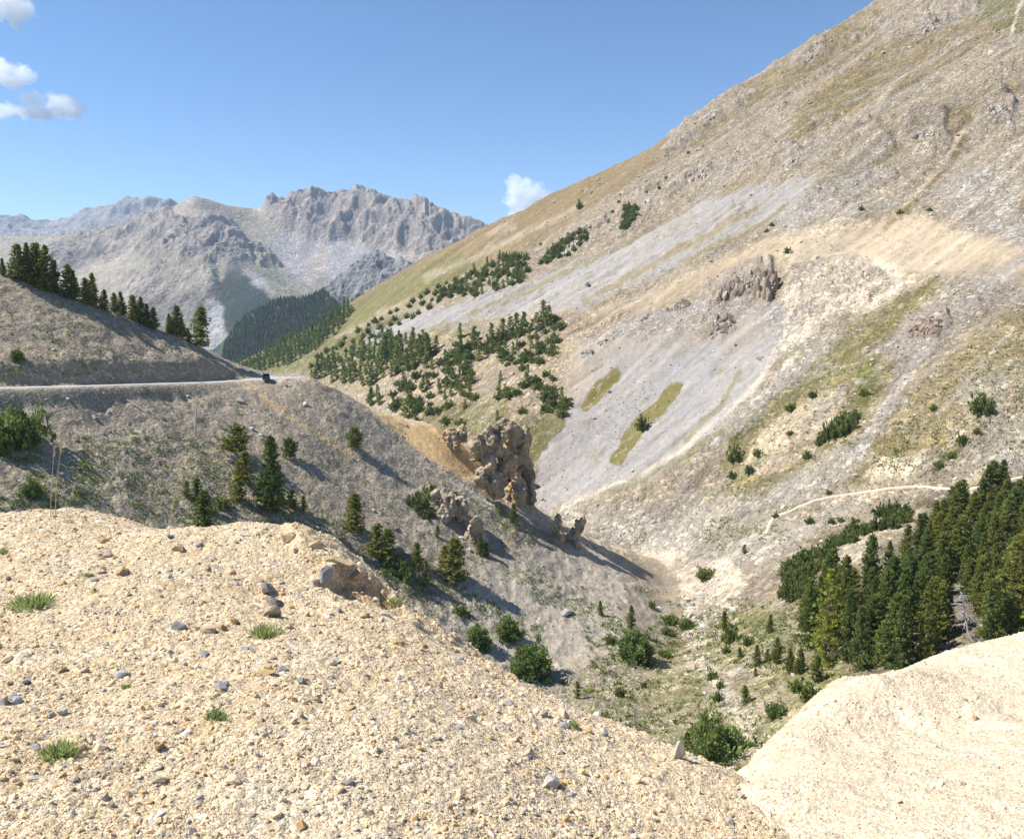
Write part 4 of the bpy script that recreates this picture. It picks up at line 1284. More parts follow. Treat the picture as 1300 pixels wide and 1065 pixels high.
M_pebble = rock_mat('pebble_stone', .3, .03)
gravel('gravel', 'foreground_ground', 150000, -.95, .36, 1.9, 9.5, .0027, .036,
       [(6, (.64, .49, .30)), (5, (.67, .545, .365)), (2.8, (.58, .40, .19)), (1.3, (.67, .60, .49)), (1.1, (.44, .36, .26)), (.9, (.40, .37, .33)), (.2, (.2, .19, .18))], 21, M_pebble)
gravel('rubble', 'foreground_ground', 2600, -.95, .36, 2.0, 9.5, .012, .06,
       [(5, (.62, .48, .30)), (3, (.66, .55, .38)), (2.2, (.56, .38, .18)), (2, (.42, .385, .335)), (1, (.68, .62, .53)), (1, (.36, .27, .18))], 23, M_pebble)
gravel('gravel', 'foreground_bank', 42000, .2, .95, 2.1, 9.5, .0038, .03,
       [(6, (.62, .505, .355)), (4, (.65, .55, .41)), (1.6, (.54, .42, .28)), (.8, (.40, .34, .27))], 22, M_pebble)


def scree(name, names, n, box, smin, smax, table, seed, weight=None):
    r = np.random.default_rng(seed)
    P, S = [], []
    for _ in range(n):
        u, v = r.uniform(box[0], box[2]), r.uniform(box[1], box[3])
        if weight is not None and not weight(u, v, r):
            continue
        h = hit(u, v, names)
        if h and h[3] == names[0]:
            P.append(h[:3])
            S.append(smin * (smax / smin) ** r.beta(.8, 3.6) * (h[1] / 180))
    P, S = np.array(P), np.array(S)
    P[:, 2] += S * .15
    return pebbles(name, P, S, pick(r, len(P), table), M_boulder, .65, seed)


scree('scree', ['left_slope', 'right_mountain'], 10000, (-30, 360, 900, 940), .09, .7, [(4, (.36, .32, .27)), (3, (.28, .25, .22)), (2, (.46, .42, .37)), (.6, (.62, .58, .53))], 31)
scree('scree', ['right_mountain', 'left_slope'], 15000, (560, 0, 1310, 960), .11, .95, [(4, (.50, .44, .35)), (3, (.44, .40, .36)), (1.6, (.6, .54, .45)), (1, (.36, .3, .24))], 32,
      lambda u, v, r: v > 600 or r.random() < .6)
inbed = lambda u, v, r: abs(u - np.interp(v, [720, 745, 790, 830, 860, 890, 940], [915, 905, 885, 882, 900, 935, 955])) < abs(r.normal(0, 20))
scree('stream_stones', ['right_mountain', 'left_slope'], 5200, (840, 735, 1000, 960), .12, 1.1, [(4, (.62, .55, .46)), (3, (.66, .61, .53)), (1.6, (.5, .44, .37)), (.4, (.55, .4, .27))], 33, inbed)
# ================================================================== TREES AND PLANTS
def leaf_mat(name, c1, c2, trans=.25):
    m, nt = new_mat(name)
    out = N(nt, 'ShaderNodeOutputMaterial')
    oi = N(nt, 'ShaderNodeObjectInfo')
    a = N(nt, 'ShaderNodeAttribute', attribute_name='Col').outputs['Color']
    c = mixc(nt, 'MIX', oi.outputs['Random'], c1, c2)
    c = mixc(nt, 'MULTIPLY', 1.0, c, a)
    d = N(nt, 'ShaderNodeBsdfDiffuse')
    t = N(nt, 'ShaderNodeBsdfTranslucent')
    nt.links.new(c, d.inputs[0])
    nt.links.new(c, t.inputs[0])
    mx = N(nt, 'ShaderNodeMixShader')
    mx.inputs[0].default_value = trans
    nt.links.new(d.outputs[0], mx.inputs[1])
    nt.links.new(t.outputs[0], mx.inputs[2])
    nt.links.new(mx.outputs[0], out.inputs[0])
    return m


def bark_mat(name, c1, c2):
    m, nt = new_mat(name)
    out = N(nt, 'ShaderNodeOutputMaterial')
    bs = N(nt, 'ShaderNodeBsdfPrincipled', i_Roughness=.9)
    co = N(nt, 'ShaderNodeTexCoord').outputs['Object']
    n = N(nt, 'ShaderNodeTexNoise', i_Scale=14.0, i_Detail=5.0)
    nt.links.new(co, n.inputs['Vector'])
    nt.links.new(mixc(nt, 'MIX', n.outputs[0], c1, c2), bs.inputs['Base Color'])
    nt.links.new(bs.outputs[0], out.inputs[0])
    return m


M_needle = leaf_mat('pine_needles', (.25, .25, .065), (.135, .185, .055), .38)
M_needle2 = leaf_mat('hill_pine_needles', (.25, .28, .085), (.15, .22, .07), .4)
M_larch = leaf_mat('larch_needles', (.32, .34, .065), (.30, .33, .065), .4)
M_leaf = leaf_mat('willow_leaves', (.20, .25, .075), (.165, .22, .065), .35)
M_mugo = leaf_mat('dwarf_pine_needles', (.22, .25, .07), (.14, .19, .06), .38)
M_herb = leaf_mat('low_herbs', (.22, .265, .08), (.19, .24, .07), .3)
M_tuft = leaf_mat('green_grass', (.30, .40, .15), (.27, .37, .14), .4)
M_straw = leaf_mat('dry_straw', (.62, .52, .34), (.6, .5, .32), .2)
M_bark = bark_mat('pine_bark', (.10, .075, .055), (.19, .145, .11))
M_dead = bark_mat('dead_wood', (.34, .31, .285), (.48, .44, .41))


def blades(P, D, L, W, r):
    n = len(P)
    s = np.cross(D, r.normal(size=(n, 3)))
    s /= np.linalg.norm(s, axis=1)[:, None] + 1e-9
    W = np.broadcast_to(W, (n,))[:, None]
    L = np.broadcast_to(L, (n,))[:, None]
    v = np.stack([P - s * W * .35, P + s * W * .35, P + D * L * .6 + s * W * .5, P + D * L, P + D * L * .6 - s * W * .5], 1)
    f = np.array([[0, 1, 2, 4], [4, 2, 3, 3]])
    V = v.reshape(-1, 3)
    i = (np.arange(n) * 5)[:, None]
    F = np.concatenate([i + np.array([0, 1, 2, 4]), ], 0)
    T = i + np.array([4, 2, 3])
    return V, F, T


def tri_faces(F, T):
    return np.concatenate([F[:, [0, 1, 2]], F[:, [0, 2, 3]], T], 0)


def norm(a):
    return a / (np.linalg.norm(a, axis=-1, keepdims=True) + 1e-9)


def tube(path, rad, k=6):
    path = np.asarray(path, float)
    n = len(path)
    d = norm(np.gradient(path, axis=0))
    ref = np.array([1., .2, .1])
    a = norm(np.cross(d, ref))
    b = np.cross(d, a)
    th = np.linspace(0, 2 * np.pi, k, endpoint=False)
    V = path[:, None] + np.asarray(rad)[:, None, None] * (a[:, None] * np.cos(th)[None, :, None] + b[:, None] * np.sin(th)[None, :, None])
    i = np.arange(n * k).reshape(n, k)
    j = np.roll(i, -1, 1)
    q = np.stack([i[:-1], j[:-1], j[1:], i[1:]], -1).reshape(-1, 4)
    return V.reshape(-1, 3), np.concatenate([q[:, [0, 1, 2]], q[:, [0, 2, 3]]])


class Acc:
    def __init__(self):
        self.V, self.F, self.C, self.n = [], [], [], 0

    def add(self, v, f, c=None):
        self.V.append(v)
        self.F.append(f + self.n)
        self.C.append(np.ones((len(v), 3)) * (1 if c is None else c))
        self.n += len(v)

    def mesh(self, name, mat, smooth=False):
        return mesh_np(name, np.concatenate(self.V), np.concatenate(self.F), [mat], smooth, np.concatenate(self.C))


def conifer(seed, H=12., R=2.2, base=.1, whorl=.42, per=5, nb=8, bl=.34, bw=.10, prof=.75, droop=.1, rag=.25, mat=None, bare=0.0, name='pine'):
    """a pine or larch of height 1: trunk mesh and crown mesh"""
    r = np.random.default_rng(seed)
    T, C = Acc(), Acc()
    zt = np.linspace(-.03, 1, 9) * H
    bend = np.cumsum(r.normal(0, .035, (9, 2)), 0) * H * .05
    path = np.stack([bend[:, 0], bend[:, 1], zt], -1)
    T.add(*tube(path, np.interp(zt, [0, H], [H * .019, H * .003]), 7))
    z = base * H
    lean = r.uniform(0, 6.28)
    while z < H * .985:
        f = (z / H - base) / (1 - base)
        Lm = R * (np.sin(np.pi * min(1, f * .82 + .14)) ** .6 if prof is None else ((1 - f) ** prof) * min(1, .55 + f * 3))
        for b in range(per):
            if r.random() < bare:
                continue
            az = r.uniform(0, 6.28)
            L = Lm * r.uniform(1 - rag * 1.4, 1 + rag) * (1 + .12 * math.cos(az - lean)) + .12
            el = np.interp(f, [0, .6, 1], [-droop, .25, .9]) + r.normal(0, .12)
            d = np.array([math.cos(az) * math.cos(el), math.sin(az) * math.cos(el), math.sin(el)])
            p0 = np.array([np.interp(z, zt, path[:, 0]), np.interp(z, zt, path[:, 1]), z])
            T.add(*tube(np.stack([p0, p0 + d * L * .5, p0 + d * L * .9 + (0, 0, .06 * L)]), [.03, .02, .008], 3))
            nc = max(2, int(L / .36))
            fr = np.linspace(.3, 1, nc)
            for q in fr:
                pc = p0 + d * L * q + np.array([0, 0, .1 * L * q * q]) + r.normal(0, .10, 3)
                dd = norm(d + np.array([0, 0, .45]) + r.normal(0, .75, (nb, 3)))
                v, F, Tt = blades(pc + r.normal(0, .07, (nb, 3)), dd, bl * r.uniform(.7, 1.25, nb), bw * r.uniform(.8, 1.3, nb), r)
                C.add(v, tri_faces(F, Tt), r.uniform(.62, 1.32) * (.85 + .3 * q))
        z += whorl * r.uniform(.75, 1.25) * (1.0 if f < .8 else .7)
    for A in (T, C):
        A.V = [v / H for v in A.V]
    return T.mesh(name + '_trunk', M_bark, True), C.mesh(name + '_crown', mat or M_needle)


def bush(seed, nst=16, nb=9, spread=1.0, H=1.0, bl=.2, bw=.07, leaf=None, bark=None, clumps=5, flat=1.0, name='bush'):
    """a rounded shrub about 1 high"""
    r = np.random.default_rng(seed)
    T, C = Acc(), Acc()
    lob = r.uniform(.65, 1.1, 7)
    for i in range(nst):
        az = i * 2.4 + r.uniform(-.4, .4)
        el = math.asin(min(.98, (i + .6) / nst))
        L = H * lob[i % 7] * r.uniform(.8, 1.08)
        d = np.array([math.cos(az) * math.cos(el) * spread, math.sin(az) * math.cos(el) * spread, math.sin(el) * flat])
        pts_ = np.stack([np.zeros(3), d * L * .5 + (0, 0, .04), d * L])
        T.add(*tube(pts_, [.022, .015, .005], 4))
        for q in np.linspace(.35, 1, clumps):
            pc0 = d * L * q
            for s_ in range(2):
                pc = pc0 + r.normal(0, .11, 3)
                pc[2] = max(pc[2], .03)
                dd = norm(d * .8 + np.array([0, 0, .5]) + r.normal(0, .8, (nb, 3)))
                v, F, Tt = blades(pc + r.normal(0, .06, (nb, 3)), dd, bl * r.uniform(.7, 1.25, nb), bw * r.uniform(.8, 1.3, nb), r)
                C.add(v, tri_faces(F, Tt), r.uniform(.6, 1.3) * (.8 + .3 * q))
    allv = np.concatenate(C.V)
    k3 = np.array([1 / np.percentile(np.abs(allv[:, 0]), 99.6) / 2, 1 / np.percentile(np.abs(allv[:, 1]), 99.6) / 2, 1 / np.percentile(allv[:, 2], 99.7)])
    for A in (T, C):
        A.V = [v * k3 for v in A.V]
    return T.mesh(name + '_stems', bark or M_bark, True), C.mesh(name + '_leaves', leaf or M_leaf)


def joined(name, parts):
    """one mesh from (mesh, ...) for plants too small to show parts"""
    V, F, C, I, n, mats = [], [], [], [], 0, []
    for k, me in enumerate(parts):
        v = np.empty(len(me.vertices) * 3, np.float32)
        me.vertices.foreach_get('co', v)
        f = np.empty(len(me.polygons) * 3, np.int32)
        me.polygons.foreach_get('vertices', f)
        c = np.empty(len(me.vertices) * 4, np.float32)
        me.attributes['Col'].data.foreach_get('color', c)
        V.append(v.reshape(-1, 3))
        F.append(f.reshape(-1, 3) + n)
        C.append(c.reshape(-1, 4)[:, :3])
        I.append(np.full(len(f) // 3, k))
        n += len(v) // 3
        mats.append(me.materials[0])
    return mesh_np(name, np.concatenate(V), np.concatenate(F), mats, False, np.concatenate(C), np.concatenate(I))


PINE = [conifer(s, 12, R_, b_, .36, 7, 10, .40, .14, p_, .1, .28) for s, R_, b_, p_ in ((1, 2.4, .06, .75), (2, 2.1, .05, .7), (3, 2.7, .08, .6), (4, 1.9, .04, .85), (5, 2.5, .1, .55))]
SLIM = [conifer(s, 8, R_, .10, .33, 6, 11, .36, .13, .6, .05, .4, bare=.08) for s, R_ in ((11, 1.3), (12, 1.5), (13, 1.15))]
ROUNDP = [conifer(s, 8, 2.9, .2, .36, 7, 11, .40, .14, None, -.15, .35) for s in (21, 22)]
LARCH = [conifer(s, 12, 2.2, .04, .42, 6, 8, .36, .085, .8, .15, .3, mat=M_larch, name='larch') for s in (31, 32)]
HILL = [conifer(s, 9, R_, .05, .75, 5, 5, .7, .24, p_, .1, .3, mat=M_needle2) for s, R_, p_ in ((41, 1.7, .85), (42, 2.0, .75), (43, 1.5, .9), (44, 2.2, .65))]
HILL1 = [joined('small_pine', p) for p in HILL]
MUGO = [bush(s, 20, 8, 1.25, 1.0, .30, .12, M_mugo, clumps=3, flat=.9) for s in (51, 52, 53)]
MUGO1 = [joined('dwarf_pine', p) for p in MUGO]
WILLOW = [bush(s, 46, 17, .75, 1.0, .105, .06, M_leaf, clumps=6, flat=1.1) for s in (61, 62, 63)]
LOWB = [bush(s, 40, 15, 1.4, 1.0, .12, .065, M_leaf, clumps=5, flat=.8) for s in (71, 72)]


def copy_thing(name, parts, pnames):
    e = bpy.data.objects.new(name, None)
    e.empty_display_size = .5
    COL.objects.link(e)
    for me, pn in zip(parts, pnames):
        link(pn, me, e)
    return e


PROTO = {}


def grow(kind, u, v, hpx, label, cat, group=None, names=ALL, wide=1.0, name=None, single=False, lean=0.0, down=0, protos=None, idx=None, sink=.12, hmax=None):
    h = hit(u, v, names) or hit_down(u, v, names, 70)
    if not h:
        return None
    lst, pn, nm = {'pine': (PINE, ('trunk', 'crown'), 'pine_tree'), 'slim': (SLIM, ('trunk', 'crown'), 'pine_tree'), 'round': (ROUNDP, ('trunk', 'crown'), 'pine_tree'),
                   'larch': (LARCH, ('trunk', 'crown'), 'larch_tree'), 'hill': (HILL, ('trunk', 'crown'), 'pine_tree'), 'mugo': (MUGO, ('stems', 'foliage'), 'dwarf_pine_bush'),
                   'willow': (WILLOW, ('stems', 'foliage'), 'leafy_bush'), 'low': (LOWB, ('stems', 'foliage'), 'leafy_bush')}[kind]
    name = name or nm
    k = int(random.random() * len(lst)) if idx is None else idx
    key = (kind, k, single)
    if single:
        me = {'hill': HILL1, 'mugo': MUGO1}[kind][k]
        if key in PROTO:
            o = PROTO[key].copy()
            COL.objects.link(o)
            for kk in list(o.keys()):
                del o[kk]
            o.name = name
        else:
            o = link(name, me)
            PROTO[key] = o
    else:
        if key in PROTO:
            src = PROTO[key]
            o = src.copy()
            COL.objects.link(o)
            for kk in list(o.keys()):
                del o[kk]
            o.name = name
            for ch in src.children:
                c = ch.copy()
                COL.objects.link(c)
                c.parent = o
        else:
            o = copy_thing(name, lst[k], pn)
            PROTO[key] = o
    d = h[1] * CP - h[2] * SP
    Hm = hpx / FPX * d
    wide *= {'mugo': 1.55, 'low': 1.75}.get(kind, 1.0)
    o.location = (h[0], h[1], h[2] - sink * Hm * .3)
    o.rotation_euler = (random.gauss(0, .03), lean + random.gauss(0, .03), random.uniform(0, 6.28) if not lean else 0)
    o.scale = (Hm * wide, Hm * wide, Hm)
    tag(o, label, cat, group)
    return o


ORD = 'first second third fourth fifth sixth seventh eighth ninth tenth eleventh twelfth thirteenth fourteenth fifteenth sixteenth seventeenth eighteenth nineteenth twentieth'.split()
ORD += ['twenty-' + w_ for w_ in ORD[:9]]

# ---- the row along the left skyline
SKYT = [(4, 349, 21, 1.), (13, 351, 13, 1.), (25, 356, 45, 1.05), (37, 359, 51, 1.), (48, 363, 54, 1.), (59, 369, 57, 1.), (71, 372, 42, 1.), (85, 378, 42, 1.), (95, 380, 37, 1.1), (109, 386, 33, 1.), (118, 388, 41, .95), (133, 394, 27, 1.2),
        (146, 397, 25, 1.), (156, 401, 31, 1.1), (170, 408, 33, 1.1), (179, 411, 34, 1.), (188, 415, 30, .95), (197, 418, 28, .9), (215, 423, 25, 1.2), (224, 427, 39, 1.), (231, 429, 26, 1.1), (239, 434, 18, 1.2), (254, 441, 50, 1.)]
for i, (u, v, h, w_) in enumerate(SKYT):
    size = 'tall' if h > 40 else ('short' if h < 27 else 'mid-sized')
    lab = '%s dark pine on the grey hill crest, %s in the row from the left edge' % (size, ORD[i])
    if i == len(SKYT) - 1:
        lab = 'tall lone pine ending the crest row nearest the road bend'
    grow('pine' if u < 240 else 'slim', u, v, h, lab, 'tree', 'pines along the left hill crest', LEFT, wide=w_ * (1.15 if u < 240 else 1.35), idx=i % 5 if u < 240 else 1)

# ---- trees standing on the left slope
for kind, u, v, h, w_, lab, cat, ix in [
    ('round', 300, 580, 38, 1.25, 'dark round-headed pine leaning above the tall slope pine', 'tree', 0),
    ('slim', 303, 637, 52, 1.1, 'slender pine just left of the tall slope pine', 'tree', 0),
    ('slim', 312, 612, 40, 1.4, 'dense dark pine filling the gap below the round-headed pine', 'tree', 1),
    ('pine', 345, 649, 97, 1.05, 'tallest pine in the middle of the grey slope', 'tree', 0),
    ('round', 368, 584, 26, 1.0, 'small round pine alone up right of the tallest slope pine', 'tree', 1),
    ('round', 451, 573, 29, .95, 'small dark pine alone high on the scree near the ridge', 'tree', 0),
    ('slim', 451, 676, 50, 1.5, 'loose green pine alone right of the heap crest', 'tree', 1),
    ('slim', 249, 640, 33, 1.5, 'thin young pine behind the straw stalk', 'tree', 2),
    ('slim', 260, 668, 46, 1.6, 'young pine standing just behind the gravel heap', 'tree', 1),
    ('slim', 236, 630, 20, 1.4, 'smallest young pine left of the thin young pine', 'tree', 0),
    ('mugo', 284, 644, 16, 1., 'low pine shrub between the young pine and the slender pine', 'bush', 0),
    ('slim', 372, 646, 26, 1.5, 'sapling touching the right foot of the tallest slope pine', 'tree', 0),
    ('slim', 386, 649, 20, 1.5, 'small sapling right of the sapling by the tallest slope pine', 'tree', 2),
    ('mugo', 333, 676, 18, 1.2, 'green pine shrub behind the crest of the gravel heap', 'bush', 1),
    ('slim', 478, 708, 44, 1.5, 'leftmost pine of the thicket right of the gravel heap', 'tree', 1),
    ('slim', 493, 718, 48, 1.5, 'tallest pine of the thicket right of the gravel heap', 'tree', 0),
    ('mugo', 509, 733, 30, .9, 'dark shrub at the foot of the thicket', 'bush', 2),
    ('slim', 530, 720, 31, 1.4, 'dark young pine right of the thicket', 'tree', 1),
    ('slim', 541, 746, 36, .9, 'narrow young pine below the thicket', 'tree', 0),
    ('slim', 578, 740, 58, 1.6, 'airy pine with a bare crooked stem below the rock outcrop', 'tree', 1),
    ('slim', 564, 728, 36, 1.3, 'thin pine left of the airy crooked pine', 'tree', 2),
    ('slim', 555, 682, 15, 1.3, 'tiny sapling left of the jagged grey outcrop', 'tree', 0),
    ('slim', 610, 704, 24, 1.4, 'small pine at the foot of the small rock tooth', 'tree', 1),
    ('slim', 618, 706, 18, 1.4, 'smaller pine right of the pine by the rock tooth', 'tree', 0),
    ('mugo', 585, 778, 12, 1.2, 'dark low shrub on the grassy lower slope', 'bush', 0),
    ('mugo', 548, 632, 20, 1., 'dark bush above the jagged grey outcrop', 'bush', 1),
    ('mugo', 531, 643, 20, 1.1, 'dark bush left of the jagged grey outcrop', 'bush', 2),
    ('mugo', 543, 655, 12, 1.2, 'low dark bush under the jagged grey outcrop', 'bush', 0),
    ('slim', 652, 664, 25, 1.2, 'small upright pine below the tall rock tower', 'tree', 1),
    ('slim', 636, 652, 13, 1.5, 'tiny pine left of the small upright pine', 'tree', 2),
    ('slim', 763, 781, 19, 1.1, 'small pine left of the pair on the valley scree', 'tree', 0),
    ('slim', 801, 798, 30, 1.0, 'spindly pine just above the green valley bush', 'tree', 1),
    ('slim', 733, 886, 22, 1.2, 'sapling in the grass behind the right end of the heap', 'tree', 0),
    ('willow', 808, 838, 39, 1.15, 'dense green bush beside the valley stream bed', 'bush', 0),
    ('willow', 676, 858, 46, 1.2, 'largest green bush behind the gravel heap', 'bush', 1),
    ('willow', 646, 809, 29, 1.2, 'round green bush upslope of the largest bush', 'bush', 2),
    ('willow', 607, 821, 29, 1.15, 'light green bush left of the largest bush', 'bush', 0),
    ('low', 775, 816, 9, 1.2, 'flat green bush left of the dense valley bush', 'bush', 0),
    ('low', 20, 560, 44, .95, 'big green shrub at the left edge below the road', 'bush', 1),
    ('low', 2, 574, 18, 1., 'light green shrub below the big edge shrub', 'bush', 0),
    ('willow', 42, 630, 24, 1., 'round yellow-green shrub left of the two straw stalks', 'bush', 2),
    ('willow', 22, 457, 15, 1.1, 'single olive shrub on the hill above the road', 'bush', 1),
    ('mugo', 827, 771, 10, .7, 'tiny dark bush on the grey valley scree', 'bush', 0)]:
    grow(kind, u, v, h, lab, cat, None, ALL, wide=w_, idx=ix)

# ---- valley floor
for kind, u, v, h, w_, lab, cat in [
    ('low', 897, 732, 11, 1.6, 'low grey-green willow mat beside the sandy patch', 'bush'), ('low', 850, 790, 10, 1.3, 'low olive willow mat at the scree edge', 'bush'),
    ('low', 872, 797, 12, 1.1, 'low green willow right of the olive mat', 'bush'), ('low', 848, 804, 8, 1.4, 'thin willow mat in front of the olive mat', 'bush'), ('low', 843, 833, 9, 1.3, 'small willow right of the dense valley bush', 'bush'),
    ('slim', 919, 800, 25, 1.3, 'young pine right of the stream bed', 'tree'), ('mugo', 929, 815, 25, .75, 'rounded pine shrub right of the stream bed', 'bush'), ('mugo', 922, 829, 11, .9, 'tiny shrub below the rounded pine shrub', 'bush'),
    ('slim', 939, 834, 13, 1.4, 'tiny pine on the grass right of the stream', 'tree'), ('mugo', 950, 819, 13, .9, 'small shrub between stream and young pines', 'bush'), ('pine', 960, 845, 29, 1.1, 'bushy young pine left of the row of young pines', 'tree'),
    ('slim', 974, 840, 17, 1.3, 'small pine starting the row of young pines', 'tree'), ('pine', 987, 842, 35, .9, 'young pine second in the row below the wood', 'tree'), ('pine', 1003, 854, 33, 1., 'young pine third in the row below the wood', 'tree'),
    ('pine', 1016, 855, 34, 1., 'young pine fourth in the row below the wood', 'tree'), ('slim', 1036, 866, 36, 1.3, 'yellowish thin pine by the edge of the cream bank', 'tree'), ('pine', 977, 803, 25, 1.1, 'dark little pine at the left tip of the wood', 'tree'),
    ('slim', 959, 858, 11, 1.4, 'tiny pine below the bushy young pine', 'tree'), ('mugo', 904, 862, 14, .7, 'small upright shrub in the valley grass', 'bush'), ('mugo', 915, 873, 12, .7, 'dark shrub right of the small upright shrub', 'bush'),
    ('mugo', 911, 889, 14, .6, 'dark shrub nearest the viewer on the valley grass', 'bush'), ('slim', 946, 893, 24, 1.3, 'small pine above the grey dead twigs', 'tree'), ('mugo', 786, 883, 13, .8, 'green shrub on the left of the valley grass', 'bush'),
    ('mugo', 818, 872, 8, .8, 'tiny dark shrub in the middle of the valley grass', 'bush'), ('mugo', 1012, 877, 18, .9, 'shrub below the row of young pines', 'bush'), ('mugo', 1029, 886, 20, 1., 'shrub touching the edge of the cream bank', 'bush'),
    ('low', 910, 957, 46, 1.05, 'big sprawling bush in the gully between the two heaps', 'bush'), ('slim', 945, 703, 12, 1.5, 'lone dark bush on the bright valley floor', 'bush'),
    ('low', 985, 908, 18, .9, 'wispy bush at the edge of the cream bank', 'bush')]:
    grow(kind, u, v, h, lab, cat, None, ['right_mountain', 'left_slope'], wide=w_)


# ---- the pine wood on the right
def scatter(poly, n, dmin, seed, tries=60, asp=1.0):
    r = random.Random(seed)
    us, vs = [p[0] for p in poly], [p[1] for p in poly]
    out = []
    for _ in range(n * tries):
        if len(out) >= n:
            break
        u, v = r.uniform(min(us), max(us)), r.uniform(min(vs), max(vs))
        if inside(u, v, poly) and all(((u - a) ** 2 + ((v - b) * asp) ** 2) > dmin * dmin for a, b in out):
            out.append((u, v))
    return sorted(out, key=lambda p: p[1])


WOOD = [(988, 795), (1005, 770), (1050, 768), (1100, 745), (1140, 722), (1180, 705), (1230, 690), (1330, 665), (1420, 660), (1420, 800), (1300, 812), (1240, 820), (1190, 840), (1120, 860), (1050, 864), (1030, 830), (1015, 815)]
rw = random.Random(5)
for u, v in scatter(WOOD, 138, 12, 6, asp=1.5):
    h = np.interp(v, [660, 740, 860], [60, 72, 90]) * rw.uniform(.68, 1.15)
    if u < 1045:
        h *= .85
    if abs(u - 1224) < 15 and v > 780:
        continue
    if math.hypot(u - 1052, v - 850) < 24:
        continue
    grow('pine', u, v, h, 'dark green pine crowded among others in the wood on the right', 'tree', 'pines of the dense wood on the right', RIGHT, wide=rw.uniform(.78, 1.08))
grow('larch', 1046, 842, 126, 'tall yellow-green larch at the left front of the dark wood', 'tree', None, RIGHT, wide=1.05, idx=0)
grow('larch', 1112, 846, 52, 'small bright yellow-green larch at the front of the dark wood', 'tree', None, RIGHT, wide=1.1, idx=1)
grow('pine', 1296, 800, 130, 'large pine cut by the right picture edge', 'tree', None, RIGHT, wide=1.1, idx=2)
for k, (u, v) in enumerate(scatter([(990, 745), (1000, 715), (1030, 700), (1085, 668), (1100, 672), (1060, 700), (1030, 725), (1035, 745), (1000, 762)], 26, 9, 8)):
    grow('mugo', u, v + 5, rw.uniform(13, 20), 'dark dwarf pine in the strip along the upper edge of the wood', 'bush', 'dwarf pines above the wood', RIGHT, wide=.8)
for k, (u, v) in enumerate(scatter([(1105, 668), (1120, 648), (1148, 645), (1155, 660), (1125, 672)], 9, 9, 9)):
    grow('mugo', u, v + 4, rw.uniform(15, 20), 'dark dwarf pine in the round clump on the cream ground', 'bush', 'dwarf pine clump on cream ground', RIGHT, wide=.8)
for k, (u, v) in enumerate(scatter([(1165, 690), (1190, 640), (1230, 625), (1270, 606), (1330, 590), (1330, 660), (1230, 690)], 30, 12, 10)):
    grow('pine', u, v + 18, rw.uniform(36, 55), 'dark green pine crowded among others in the wood on the right', 'tree', 'pines of the dense wood on the right', RIGHT, wide=1.35)

# ---- mountainside: the wooded spur across the valley
for k, (u, v) in enumerate(scatter([(388, 482), (420, 462), (460, 446), (500, 432), (545, 436), (540, 462), (500, 480), (470, 492), (430, 488)], 76, 6.5, 11)):
    grow('hill', u, v, rw.uniform(12, 24), 'upright dark pine in the wood behind the parked car', 'tree', 'pines of the wood behind the parked car', RIGHT, wide=1.15)
for poly, n, seed in (([(500, 470), (545, 440), (600, 425), (620, 440), (600, 480), (598, 520), (540, 528), (505, 505)], 66, 12), ([(610, 440), (650, 420), (700, 398), (720, 410), (700, 455), (670, 472), (630, 460)], 46, 13), ([(470, 500), (520, 500), (500, 520), (465, 515)], 7, 14),
                      ([(590, 480), (700, 470), (710, 520), (640, 540), (560, 545)], 24, 15), ([(690, 500), (720, 510), (715, 530), (690, 525)], 8, 16)):
    for u, v in scatter(poly, n, 6.5, seed):
        if rw.random() < .3:
            grow('hill', u, v, rw.uniform(12, 21), 'small dark pine among dwarf pines on the tan spur', 'tree', 'small pines on the tan spur', RIGHT, wide=1.2)
        else:
            grow('mugo', u, v, rw.uniform(6, 12), 'dark dwarf pine on the tan spur across the valley', 'bush', 'dwarf pines on the tan spur', RIGHT, wide=1.2, single=True)
for u, v, h in [(637, 435, 30), (648, 428, 26), (655, 428, 30), (664, 426, 30), (690, 412, 30), (697, 412, 24), (603, 442, 28), (625, 438, 28), (584, 452, 28), (541, 455, 32), (489, 458, 36), (508, 452, 28), (527, 545, 30), (520, 530, 34)]:
    grow('hill', u, v, h, 'larger upright pine rising above the dwarf pines on the spur', 'tree', 'larger pines of the spur', RIGHT, wide=1.25)
